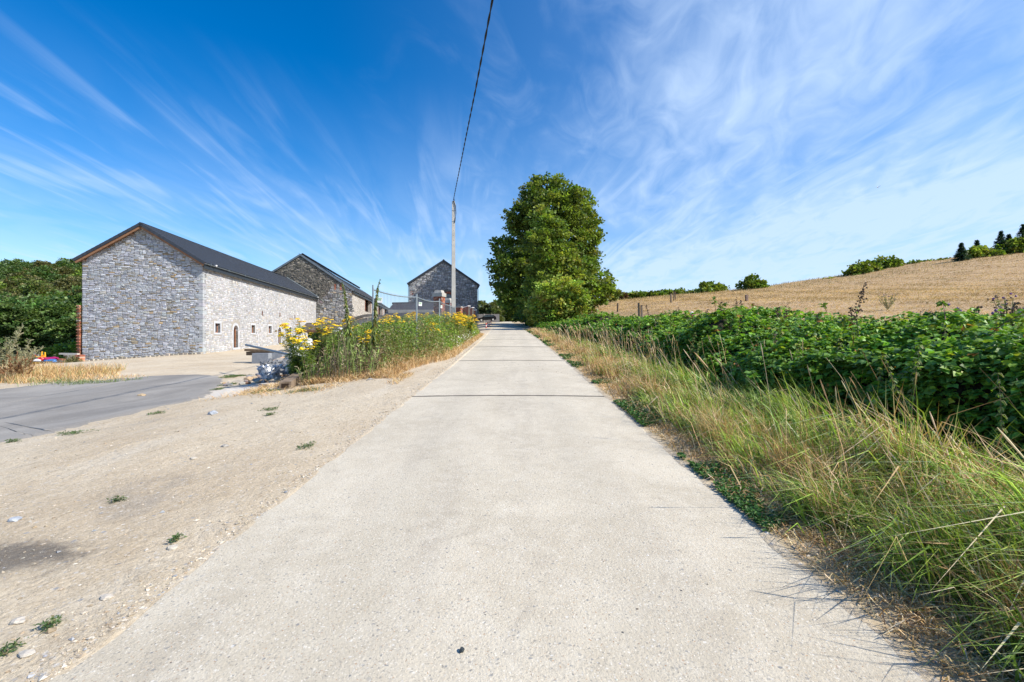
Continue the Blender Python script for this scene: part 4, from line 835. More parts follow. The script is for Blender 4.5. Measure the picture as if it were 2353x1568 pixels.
# ------------------------------------------------------------------ concrete pole and cable
pp = P(1042, 0, 30); pz = zt1(pp[0], 30.)
pole = thing('utility_pole', 'tall tapered grey concrete utility pole beside the lane', 'pole', (pp[0], 30., pz), .22)
s = MB(); H = 10.35-pz; s.box((0, 0, H/2-.3), (.30, .30, H+.6), taper=.60); s.obj('shaft', m_conc, pole)
s = MB()
for i in range(9): s.box((0, -.098+.0-.004*(i > 4), H-.35-i*.32), (.022, .012, .022), col=(1, 1, 1))
s.obj('bolt_hole', m_dark, pole, kind='stuff')
for z_ in (.62, 1.35):
    s = MB(); s.box((0, 0, H-z_), (.206+.01*z_, .206+.01*z_, .03)); s.obj('steel_band', m_galv, pole)
s = MB(); s.tube([(.02, -.1, H-.02), (.03, -.16, H+.08), (.02, -.1, H+.16)], .022, 6); s.box((.02, -.13, H+.02), (.06, .06, .18)); s.obj('cable_clamp', m_black, pole)
s = MB(); s.tube([(.02, -.12, H+.02), (.12, -.13, H-.3), (.15, -.12, H-.8), (.10, -.12, H-1.25), (.05, -.11, H-1.45)], .028, 6); s.obj('hanging_cable_end', m_black, pole)
p2 = thing('utility_pole', 'second concrete utility pole behind the camera side of the lane', 'pole', (6.9, -33., zt1(6.9, -33.)), .2)
s = MB(); s.box((0, 0, 5.2), (.30, .30, 11.), taper=.6); s.obj('shaft', m_conc, p2)
ys = np.linspace(29.85, -32.9, 420); xs = np.interp(ys, (-32.9, 29.85), (6.9, pp[0]+.02)); zs = 8.35+.00125*(ys+10)**2+.42*np.clip((ys-14)/16, 0, 1)*(1-np.clip((ys-14)/16, 0, 1))*1.3
zs += (10.42-zs[0])*np.clip((ys-22)/8, 0, 1)
cb = MB(); ph = np.linspace(0, 2*pi*52, len(ys))
for k in (0, pi): cb.tube(np.stack([xs+.013*np.cos(ph+k), ys, zs+.013*np.sin(ph+k)], 1), .015, 5)
cb.obj('overhead_cable', m_cable, label='black twisted cable strung from the concrete pole over the lane', cat='cable')

# ------------------------------------------------------------------ site fence panels
fp = [(857, 14., 658.6), (958, 17.4, 677.5), (1010, 20.75, 688.), (1034, 24.1, 699.), (1046, 27.4, 705.)]
lab = ['first mesh site fence panel, nearest the flowers, with sagging top rail', 'second mesh site fence panel in front of the tiled shed', 'third mesh site fence panel in front of the brick gate pillar', 'last mesh site fence panel next to the concrete pole']
for i in range(4):
    a, b = P(*[fp[i][k] for k in (0, 2, 1)]), P(*[fp[i+1][k] for k in (0, 2, 1)]); a, b = np.array(a), np.array(b); b = a+(b-a)*(.985)
    z0 = min(a[2], b[2])-2.02; t = thing('site_fence', lab[i], 'fence panel', (a[0], a[1], a[2]-2.0), group='mesh site fence panels'); o = -np.array([a[0], a[1], a[2]-2.0])
    d = (b-a); Ln = np.linalg.norm(d); sag = .07 if i < 2 else .03
    top = lambda f: a+d*f-UP*(.10+sag*4*f*(1-f)); bot = lambda f: a+d*f-UP*1.92
    for q, ex in ((a, .04), (b, .0)):
        s = MB(); s.tube([q-UP*2.3+o, q+UP*ex+o], .024, 7); s.obj('post', m_galv, t)
    f = np.linspace(0, 1, 9)
    s = MB(); s.tube(np.array([top(k)+o for k in f]), .019, 6); s.obj('top_rail', m_galv, t)
    s = MB(); s.tube(np.array([bot(k)+o for k in f]), .019, 6); s.obj('bottom_rail', m_galv, t)
    s = MB()
    for k in np.linspace(.02, .98, 33): s.tube([bot(k)+o, top(k)+UP*.05+o], .0042, 3, cap=False)
    for hz in (.5, 1.1, 1.65): s.tube([top(k)-UP*hz+o for k in np.linspace(0, 1, 5)], .0042, 3, cap=False)
    s.obj('mesh_wires', m_galv, t, kind='stuff')
    s = MB(); s.box(a-UP*2.28+o, (.6, .24, .14)); s.obj('foot_block', m_conc, t)
for i, (x0, y0, x1, y1, Y, lb) in enumerate(((865, 684, 878.5, 696, 14.15, 'white and green site notice on the first fence panel, beside its post'), (962, 695, 969.5, 703.5, 17.5, 'white and green site notice on the second fence panel'), (1012, 702, 1016.5, 708.5, 20.9, 'white and green site notice on the third fence panel'))):
    c = P((x0+x1)/2, (y0+y1)/2, Y); w, h = (x1-x0)/1046*Y*1.02, (y1-y0)/1046*Y; t = thing('site_notice', lb, 'sign', tuple(c), .15+.35*i)
    s = MB(); s.box((0, 0, 0), (w, .01, h), ry(.06)); s.obj('board', m_white, t)
    for k in range(3):
        s = MB(); s.box((random.uniform(-.02, .02)*w, -.007, h*(.32-.17*k)), (w*(.75-.1*k), .003, h*.09), ry(.06), (.25, .55, .2)); s.obj('green_print', m_paint, t)

# ------------------------------------------------------------------ low tiled shed, brick gate pillars, stepped brick wall
sh = thing('tiled_shed', 'low shed with a roof of wide dark tiles behind the site fence', 'shed', (-8.2, 39, zt1(-8.2, 39.)))
o_ = -np.array([-8.2, 39, zt1(-8.2, 39.)]); A = P(904, 699, 41.5); B_ = P(1013, 697, 41.5); Cb = P(896, 728, 38.); D_ = P(1004, 729, 38.)
al = (B_-A)/np.linalg.norm(B_-A); dn = (Cb-A)/np.linalg.norm(Cb-A); nr = np.cross(al, dn); nr *= -1 if nr[2] < 0 else 1; nr /= np.linalg.norm(nr); dn = np.cross(nr, al)*-1; dn *= 1 if dn[1] < 0 else -1
SL = np.linalg.norm(Cb-A); LN = np.linalg.norm(B_-A); mt = mat('shed_tile', (.055, .05, .055), (.075, .07, .075), 5, .6, attr=True)
rf = obj('roof', None, sh); rf.location = tuple(o_)
for i in range(5):
    for j in range(11):
        c = A+al*(LN*(j+.5)/11)+dn*(SL*(i+.5)/5)+nr*.02; s = MB(); s.box(c, (LN/11-.008, SL/5+.05, .06), np.stack([al, dn, nr], 1) @ rx(-.09), vary((1, 1, 1), 1, .08)[0]); s.obj('tile', mt, rf)
s = MB(); s.tube([A+nr*.06-al*.1, B_+nr*.06+al*.1], .09, 8); s.obj('ridge', mt, rf)
s = MB(); b0 = Cb+UP*-1.35+al*.25-dn*.3; s.box((A+B_)/2-UP*1.4-np.array([0, .3, 0])-dn*-1.2, (LN-.5, 2.6, 2.2), rz(math.atan2(al[1], al[0]))); s.obj('wall', m_rend, sh).location = tuple(o_)
def pillar(px, ytop, Y, w, h, label, capw=1.22, two=True):
    p = P(px, ytop, Y); zb = zt1(p[0], Y); t = thing('brick_pillar', label, 'pillar', (p[0], Y, zb), -.28); H = p[2]-zb; ch = .45 if two else .1
    s = MB()
    s.box((0, 0, (H-ch)/2-.2), (w-.03, w-.03, H-ch+.4)); s.obj('core', m_mortard, t)
    s = MB(); q = w/2
    for (O, u, n) in (((-q, -q, 0), (1, 0, 0), (0, -1, 0)), ((q, -q, 0), (0, 1, 0), (1, 0, 0)), ((q, q, 0), (-1, 0, 0), (0, 1, 0)), ((-q, q, 0), (0, -1, 0), (-1, 0, 0))):
        bricks(s, O, u, n, 0.002, w-.002, max(0, H-ch-2.3), H-ch, proud=.006, end_d=.08)
    s.obj('brickwork', m_brick, t, kind='stuff')
    s = MB(); s.box((0, 0, H-ch+(.13 if two else .05)), (w*capw, w*capw, .26 if two else .1)); s.obj('cap_slab', m_cap, t)
    if two: s = MB(); s.box((0, 0, H-.095), (w*.95, w*.95, .19), taper=.8); s.obj('cap_top', m_cap, t)
pillar(1009.5, 668, 32, .60, 3, 'tall brick gate pillar with stepped stone cap, nearest the fence')
pillar(1030, 686, 42, .60, 3, 'second tall brick gate pillar, half hidden behind the concrete pole')
pillar(1055, 705, 46, .52, 2.4, 'short brick pillar with flat grey cap right of the concrete pole', 1.25, False)
for i, (xa, xb, yt, Y) in enumerate(((1064, 1076, 708, 52), (1073, 1085, 711, 58), (1080, 1092, 716, 66))):
    a = P(xa, yt, Y+2); b = P(xb, yt, Y-1); t = thing('brick_wall', ['highest and nearest', 'middle', 'lowest and farthest'][i]+' section of the stepped brick wall by the lane', 'wall', (a[0], a[1], zt1(a[0], a[1])), group='stepped brick wall sections'); o = -np.array([a[0], a[1], zt1(a[0], a[1])])
    d = b-a; d[2] = 0; Ln = np.linalg.norm(d); u = d/Ln; n = np.cross(u, UP); n *= -1 if n[1] > 0 else 1; zb = -o[2]
    s = MB(); s.prism([(0, -.3), (Ln, -.3), (Ln, a[2]-zb), (0, a[2]-zb)], np.array([a[0], a[1], zb])+o, u, UP, n, -.2, -.01); s.obj('core', m_mortard, t)
    s = MB(); bricks(s, np.array([0, 0, 0.]), u, n, 0, Ln, .3, a[2]-zb, end_d=.06); s.obj('brickwork', m_brick, t, kind='stuff')
    s = MB(); s.prism([(-.06, a[2]-zb+.003), (Ln+.06, a[2]-zb+.003), (Ln+.06, a[2]-zb+.08), (-.06, a[2]-zb+.08)], (0, 0, 0), u, UP, n, -.26, .05); s.obj('coping', m_brick, t)
gt = thing('green_gate', 'dark green metal garden gate beside the short brick pillar', 'gate', tuple(P(1062, 722, 50))); 
for i in range(8): s = MB(); s.tube([(-.35+i*.1, 0, -1.2), (-.35+i*.1, 0, .25)], .018, 5); s.obj('bar', mat('green_paint', (.03, .10, .05), None, rough=.5) if i == 0 else bpy.data.materials['green_paint'], gt)
for z_ in (-.9, .1): s = MB(); s.tube([(-.4, 0, z_), (.4, 0, z_)], .022, 5); s.obj('rail', bpy.data.materials['green_paint'], gt)

# ------------------------------------------------------------------ arched timber rack with pale boards (in front of second barn)
c0 = P(855, 772, 26.); ar_ = thing('arched_gate', 'old arched timber barn gate with pale vertical boards, leaning behind the weeds', 'gate', tuple(c0), -.1)
wd, hh_ = 1.45, 1.15; tt = np.linspace(math.radians(25), math.radians(155), 12); arcp = lambda r: [(r*math.cos(t)*1.08, (r*math.sin(t)-.62)*.8+hh_-.35) for t in tt]
s = MB(); s.prism([(1.62*math.cos(t), 1.62*math.sin(t)*.55+.35) for t in tt]+[(1.46*math.cos(t), 1.46*math.sin(t)*.55+.29) for t in tt[::-1]], (0, 0, 0), (1, 0, 0), (0, 0, 1), (0, -1, 0), 0, .12); s.obj('arched_beam', m_oldwood, ar_)
for sd in (-1, 1): s = MB(); s.box((sd*1.38, -.06, -.2), (.14, .12, 1.6)); s.obj('post', m_oldwood, ar_)
for i in range(15):
    x = -1.22+i*.174; zt_ = 1.44*.55*math.sqrt(max(0, 1-(x/1.5)**2))+.28
    s = MB(); s.box((x, .03, (zt_-1.1)/2+random.uniform(-.01, .0)), (.15, .03, zt_+1.1-.02), ry(random.uniform(-.01, .01)), vary((1, 1, 1), 1, .12)[0]); s.obj('board', m_palewood, ar_)
# low dark lean-to with beams in front of the second barn
lt = thing('lean_to', 'low dark slatted lean-to against the second barn, seen over the yellow flowers', 'lean-to', tuple(P(785, 800, 40.))); b = MB(); w_ = 6.2
for i in range(7):
    s = MB(); s.box((0, -.3*i, 2.15-.12*i), (w_, .27, .05), rx(.3), vary((.8, .75, .7), 1, .15)[0]); s.obj('slat', m_oldwood, lt)
for x in (-2.9, -.9, 1.1, 3.0):
    s = MB(); s.box((x, -1.8, .55), (.2, .2, 2.1), col=(.9, .5, .3)); s.obj('post', m_oldwood, lt)
s = MB(); s.box((0, -1.95, 1.45), (w_, .14, .22), col=(.8, .5, .35)); s.obj('beam', m_oldwood, lt)
s = MB(); s.box((0, .1, .6), (w_-.2, .1, 2.6)); s.obj('back_wall', m_dark, lt)

# ------------------------------------------------------------------ black hatchback behind the third barn
ck = thing('hatchback_car', 'small black hatchback parked side-on beyond the third barn', 'car', (0, 0, 0))
prof = [(-1.98, .32), (-2.02, .62), (-1.88, .78), (-1.05, .93), (-.55, 1.32), (-.2, 1.44), (.7, 1.46), (1.35, 1.36), (1.85, 1.02), (1.98, .86), (2.0, .42), (1.9, .28)]
V = []; F = []; k = len(prof)
for (yy, sc, zz) in ((-.82, .0, 0), (-.84, 0, .0), (.84, 0, 0), (.82, 0, 0)):
    for (x, z) in prof:
        tum = max(0, (z-.9))*.30; V.append((x, yy*(1-tum), z))
j = np.arange(k); jj = (j+1) % k; F = [np.stack([r_*k+j, r_*k+jj, (r_+1)*k+jj, (r_+1)*k+j], -1) for r_ in range(3)]
obj('body', mesh('body', V, [np.concatenate(F), np.array([j[::-1], j+3*k])], m_car), ck)
for sd in (-1, 1):
    for q in ([(-.92, .97), (-.50, 1.29), (.02, 1.37), (.02, .97)], [(.08, .97), (.08, 1.37), (.75, 1.37), (.75, .97)], [(.81, .98), (.81, 1.36), (1.2, 1.29), (1.55, 1.02)]):
        s = MB(); q = np.array(q); vv = []
        for dy in (.845, .86):
            for (x, z) in q: vv.append((x, sd*(dy*(1-max(0, z-.9)*.30)), z))
        n_ = len(q); j = np.arange(n_); s.add(vv, [np.stack([j, (j+1) % n_, (j+1) % n_+n_, j+n_], -1), np.array([j[::-1], j+n_])]); s.obj('side_window', m_glass, ck)
    for x in (-1.28, 1.28):
        wl = obj('wheel', None, ck); s = MB(); s.tube([(x, sd*.64, .31), (x, sd*.87, .31)], .31, 18); s.obj('tyre', m_tyre, wl)
        s = MB(); s.tube([(x, sd*.85, .31), (x, sd*.885, .31)], .20, 12, (.55, .56, .58))
        s.obj('rim', m_paint, wl)
    s = MB(); s.box((1.9, sd*.62, .88), (.12, .22, .2), col=(.5, .03, .02)); s.obj('tail_light', m_paint, ck)
    s = MB(); s.box((-1.9, sd*.6, .68), (.12, .3, .12), col=(.8, .8, .8)); s.obj('headlight', m_paint, ck)
    s = MB(); s.box((-.72, sd*.93, .98), (.12, .16, .1), col=(.02, .02, .02)); s.obj('wing_mirror', m_paint, ck)
for q in ([(-1.02, .95), (-.56, 1.30)], [(1.38, 1.34), (1.83, 1.05)]):
    s = MB(); (x0, z0), (x1, z1) = q; s.add([(x0, -.72, z0+.015), (x1, -.64, z1+.015), (x1, .64, z1+.015), (x0, .72, z0+.015), (x0, -.72, z0-.01), (x1, -.64, z1-.01), (x1, .64, z1-.01), (x0, .72, z0-.01)], [[[0, 1, 2, 3], [4, 7, 6, 5], [0, 4, 5, 1], [1, 5, 6, 2], [2, 6, 7, 3], [3, 7, 4, 0]]]); s.obj('windscreen', m_glass, ck)
cp_ = P(1119, 739, 101); ck.location = (cp_[0], 101, max(zt1(cp_[0], 101.), cp_[2])); ck.rotation_euler = (0, -.05, math.radians(8))
# concrete panel fence behind the car
fx0, fx1 = P(1094, 0, 107)[0], P(1147, 0, 107)[0]; n_ = 3
for i in range(n_):
    xa = lerp(fx0, fx1, i/n_); xb = lerp(fx0, fx1, (i+1)/n_); zb = zt1((xa+xb)/2, 107.); t = thing('concrete_fence', ['concrete slab fence bay nearest the barn corner', 'concrete slab fence bay above the car bonnet', 'concrete slab fence bay above the car roof'][i], 'fence', (xa, 107, zb), group='concrete fence bays')
    zt_ = P(1120, 722, 107)[2]-zb; s = MB(); s.box((.08, 0, zt_/2), (.16, .16, zt_+.1)); s.obj('post', m_conc, t)
    for k in range(4): s = MB(); s.box(((xb-xa)/2+.1, .02, zt_*(k+.5)/4-.02), (xb-xa-.1, .06, zt_/4-.02), col=(.30, .30, .31)); s.obj('slab', m_rough, t)
# red and white marker posts
for i, (x, y1, y0, Y) in enumerate(((1117, 755, 743.5, 58), (1120.6, 751, 743, 63), (1124, 748, 741, 69), (1128, 745, 738, 76))):
    a = P(x, y1, Y); zb = zt1(a[0], Y); t = thing('marker_post', ['nearest red and white marker post on the verge before the car', 'second red and white marker post on the verge', 'third red and white marker post on the verge', 'farthest red and white marker post on the verge, by the car'][i], 'marker post', (a[0], Y, zb), group='red and white marker posts'); hh = .62
    for k in range(3): s = MB(); s.tube([(0, 0, k*hh/3), (0, 0, (k+1)*hh/3)], .075, 8, (.55, .04, .04) if k != 1 else (.8, .8, .8)); s.obj('band', m_paint, t)
    s = MB(); s.tube([(0, 0, hh), (0, 0, hh+.06)], [.06, .02], 8, (.5, .04, .04)); s.obj('cap', m_paint, t)
pd = P(1104, 757, 52); s = MB(); s.box((pd[0]+.3, 52, zt1(pd[0], 52.)+.05), (2.6, 5, .12), col=(1, 1, 1)); s.obj('concrete_pad', m_cap, label='pale concrete crossing slab at the roadside before the marker posts', cat='slab')

# ------------------------------------------------------------------ field posts, bird, bag
for i, (x, yt, yb, Y, w, lb) in enumerate(((1542, 675.6, 701, 60, .17, 'thick leftmost post of the three tall field posts'), (1547.8, 669.8, 696, 66, .13, 'tall middle post of the three tall field posts'), (1552, 671, 693, 72, .12, 'slim rightmost post of the three tall field posts'), (1716, 678, 710, 44, .22, 'stout grey square post standing alone in the straw field'), (1419, 697, 708, 56, .17, 'small post stub in the field just left of the bramble hump'), (1469, 697, 716, 34, .15, 'dark weathered post at the bramble hump'), (1475, 702, 716, 34, .12, 'short dark stub touching the weathered post'), (1553, 716, 735, 24, .17, 'dark split post sticking out of the brambles'), (2194, 746, 772, 8.2, .17, 'dark post top sunk in the brambles on the near right'))):
    a = P(x, yt, Y); zb = min(zt1(a[0], Y), P(x, yb, Y)[2]); H = a[2]-zb; t = thing('fence_post', lb, 'post', (a[0], Y, zb), random.uniform(-.4, .4)); t.rotation_euler[1] = random.uniform(-.04, .04)
    s = MB(); s.box((0, 0, H/2-.15), (w, w, H+.3), col=vary((.75, .68, .62), 1, .1)[0], taper=.94); s.box((w*.1, 0, H-.0), (w*.5, w*.6, .05), col=(.5, .45, .4)); s.obj('shaft', m_oldwood, t)
    if i == 3:
        s = MB(); s.tube([(-.5, 0, -.05), (-.1, 0, .9)], [.06, .05], 6, (.6, .4, .3)); s.obj('brace', m_oldwood, t)
bw_ = P(2194, 0, 8.2)
s = MB(); s.tube(np.array([P(2130, 757, 8.6), P(2194, 754, 8.2), P(2353, 757, 7.6), P(2500, 757, 7.)]), .004, 4); s.obj('fence_wire', m_galv, label='thin wire running right from the sunken post', cat='wire')
bp_ = P(2017, 431, 70); bd = thing('bird', 'tiny dark bird flying high above the field', 'bird', tuple(bp_), .5); s = MB(); 
s.tube([(-.22, 0, 0), (-.1, 0, .02), (.08, 0, .02), (.2, 0, 0)], [.01, .06, .05, .015], 6); s.add([(0, 0, .03), (.1, 0, .03), (-.04, .42, .16), (-.1, .40, .16), (0, 0, .03), (.1, 0, .03), (-.04, -.42, .16), (-.1, -.40, .16)], [[[0, 1, 2, 3], [4, 7, 6, 5]]]); s.obj('body', m_black, bd)
def crumple(c, r, seed, flat=1., n=2):
    import bmesh
    bm = bmesh.new(); bmesh.ops.create_icosphere(bm, subdivisions=n, radius=1.); V = np.array([v.co for v in bm.verts]); Fc = np.array([[v.index for v in f.verts] for f in bm.faces]); bm.free()
    q = np.random.default_rng(seed); d = 1+.13*np.sin(V@q.normal(size=3)*4+1)+.10*np.sin(V@q.normal(size=3)*8)+q.normal(size=len(V))*.06
    V = V*d[:, None]*np.asarray(r, float)
    return V+np.asarray(c, float), [Fc]
pb = P(1591, 726, 27); t = thing('crumpled_bag', 'crumpled red and white plastic bag lying on the straw behind the brambles', 'bag', (pb[0], 27, max(zt1(pb[0], 27.), pb[2]-.1)))
V, F = crumple((0, 0, .12), (.16, .14, .20), 4); s = MB(); s.add(V, F, np.where(V[:, 2:3] > .14, (.85, .85, .85), (.7, .03, .03))); s.obj('bag_body', m_paint, t)

# ------------------------------------------------------------------ bramble thicket along the right verge
def lump(Y, v, s=0.): return (np.sin(Y*.9+v*3+s)+np.sin(Y*2.1-v*4+1.7+s)+.7*np.sin(Y*4.3+v*7+s)+.5*np.sin(Y*7.7-v*5+s))/3.2
PRF = np.array([(5.1, -.15), (4.8, .30), (4.85, .66), (5.15, .90), (5.7, 1.10), (6.4, 1.28), (7.2, 1.40), (8.2, 1.36), (9.2, 1.0), (10., .3)]); PV = np.linspace(0, 1, len(PRF))
def hedge(Y, v, shrink=0.):
    """surface point and outward normal of the thicket at distance Y, profile position v"""
    a = np.interp(v, PV, PRF[:, 0]); b = np.interp(v, PV, PRF[:, 1]); e = .01
    da = np.interp(v+e, PV, PRF[:, 0])-np.interp(v-e, PV, PRF[:, 0]); db = np.interp(v+e, PV, PRF[:, 1])-np.interp(v-e, PV, PRF[:, 1])
    n = np.stack([-db, 0*da, da], -1); n /= np.linalg.norm(n, axis=-1)[..., None]+1e-9
    hs = 1+.22*lump(Y*.8, 0, 5)+.10*ss(.5, .9, np.sin(Y*1.05+.6))+.07*lump(Y*2.3, 0, 1)+.10*np.exp(-((Y-11.5)/1.2)**2)+.22*np.exp(-((Y-34)/2.5)**2)-.12*np.exp(-((Y-14.5)/1.5)**2)-.30*ss(36, 44, Y)-.12*ss(18, 30, Y)
    wob = .55*ss(14, 26, Y)*0
    off = .26*lump(Y, v*3)+.10*lump(Y*3.1, v*8, 2.)-shrink
    X = a+n[..., 0]*off+.35*np.sin(Y*.33+1)-.5*ss(12, 30, Y)-.9*ss(30, 46, Y)-.55*(1-ss(6.5, 12, Y))+.28*lump(Y*1.3, 0, 8)*(1-v); Z = b*hs+n[..., 2]*off
    Z = Z+zroad(Y)+.02
    return np.stack([X+xc(Y), Y, Z], -1), n
BR = [(.125, .26, .04), (.19, .36, .045), (.09, .19, .038), (.26, .44, .05), (.42, .48, .06), (.42, .20, .05)]
br = thing('bramble_thicket', 'dense dark green bramble thicket along the right side of the lane', 'bramble', (5.5, 8, 0))
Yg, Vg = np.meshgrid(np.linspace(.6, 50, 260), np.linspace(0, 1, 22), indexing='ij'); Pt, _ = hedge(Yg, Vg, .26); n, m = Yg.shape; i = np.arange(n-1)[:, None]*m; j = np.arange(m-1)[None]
q = np.stack([i+j, i+j+1, i+m+j+1, i+m+j], -1).reshape(-1, 4); core = obj('light_block_hull', mesh('light_block_hull', Pt+rng.normal(size=Pt.shape)*.03, [q], mat('dark_hull', (.018, .020, .010), (.045, .035, .022), 14, .95, bump=1., bscale=30)), br, kind='stuff'); core.location = (-5.5, -8, 0)  # solid near-black hull added under the leaves to block light
mb = MB()
for (y0, y1, dens, sz) in ((.8, 5, 1600, .078), (5, 9, 1150, .086), (9, 16, 600, .115), (16, 28, 300, .145), (28, 49, 150, .18)):
    N = int((y1-y0)*5.2*dens*.42); Y = rng.uniform(y0, y1, N); v = rng.beta(1.15, 1.5, N)*.98; p, nn = hedge(Y, v); depth = rng.exponential(.09, N)
    p = p-nn*depth[:, None]+nn*(.05*(rng.random(N) < .2))[:, None]+rng.normal(size=(N, 3))*.02
    cl = np.sin(Y*3.1+v*17)+np.sin(Y*7.3-v*11)
    out_ = np.stack([nn[:, 0], 0*Y, nn[:, 2]], 1)
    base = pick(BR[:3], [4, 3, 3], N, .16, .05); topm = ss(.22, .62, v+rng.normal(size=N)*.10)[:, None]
    lit = pick(BR[1:5], [3, 1, 3, .6], N, .14, .05); col = np.where(rng.random((N, 1)) < topm*.70+.12, lit, base)  # brighter greens higher up: sunlight on the top put into leaf colour
    red = rng.random(N) < .012; col[red] = vary(BR[5], red.sum(), .2)
    for k, da in enumerate((0, 1.15, -1.15)):            # three leaflets to a leaf
        th = np.arctan2(out_[:, 1], out_[:, 0])+pi*(rng.random(N) < .0)+da
        if k == 0: base_a = rng.normal(pi, 1.1, N)
        a = base_a+da; dr = np.stack([np.cos(a), np.sin(a), np.full(N, -.22)], 1)+rng.normal(size=(N, 3))*.25
        nr = nn*.35+np.array([.10, 0, .9])+rng.normal(size=(N, 3))*.42
        S = sz*rng.uniform(.75, 1.35, N)*(1.0 if k == 0 else .82)
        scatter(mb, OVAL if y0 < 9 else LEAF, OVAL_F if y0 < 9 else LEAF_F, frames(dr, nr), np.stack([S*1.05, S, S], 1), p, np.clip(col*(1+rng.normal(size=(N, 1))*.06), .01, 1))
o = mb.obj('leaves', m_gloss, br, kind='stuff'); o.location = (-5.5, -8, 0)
# arching shoots standing above the thicket
mb = MB(); st = MB()
for i in range(60):
    Y = 2.6+i*.42+random.uniform(-.3, .3) if i < 40 else random.uniform(18, 42); v = random.uniform(.42, .7); p0, _ = hedge(np.array([Y]), np.array([v])); p0 = p0[0]; a = random.uniform(0, 2*pi); Ls = random.uniform(.18, .5); t = np.linspace(0, 1, 7)
    pts = p0+np.stack([np.cos(a)*t*Ls*.8, np.sin(a)*t*Ls*.8, Ls*(t*1.2-.7*t*t)], 1); st.tube(pts, np.linspace(.006, .003, 7), 4, (.20, .10, .06))
    m = 14; ti = rng.uniform(.15, 1, m); p = np.stack([np.interp(ti, t, pts[:, c]) for c in range(3)], 1); dr = unit(m); dr[:, 2] = dr[:, 2]*.4; cc = pick([(.16, .24, .035), (.22, .30, .05), (.10, .18, .03), (.38, .16, .05)], [4, 3, 3, .5], m)
    scatter(mb, LEAF, LEAF_F, frames(dr, np.tile([0, 0, 1.], (m, 1))+rng.normal(size=(m, 3))*.4), .07*rng.uniform(.8, 1.3, m)*(1+Y/30), p, cc)
o = mb.obj('shoot_leaves', m_gloss, br, kind='stuff'); o.location = (-5.5, -8, 0); o = st.obj('shoot_canes', m_stem, br, kind='stuff'); o.location = (-5.5, -8, 0)

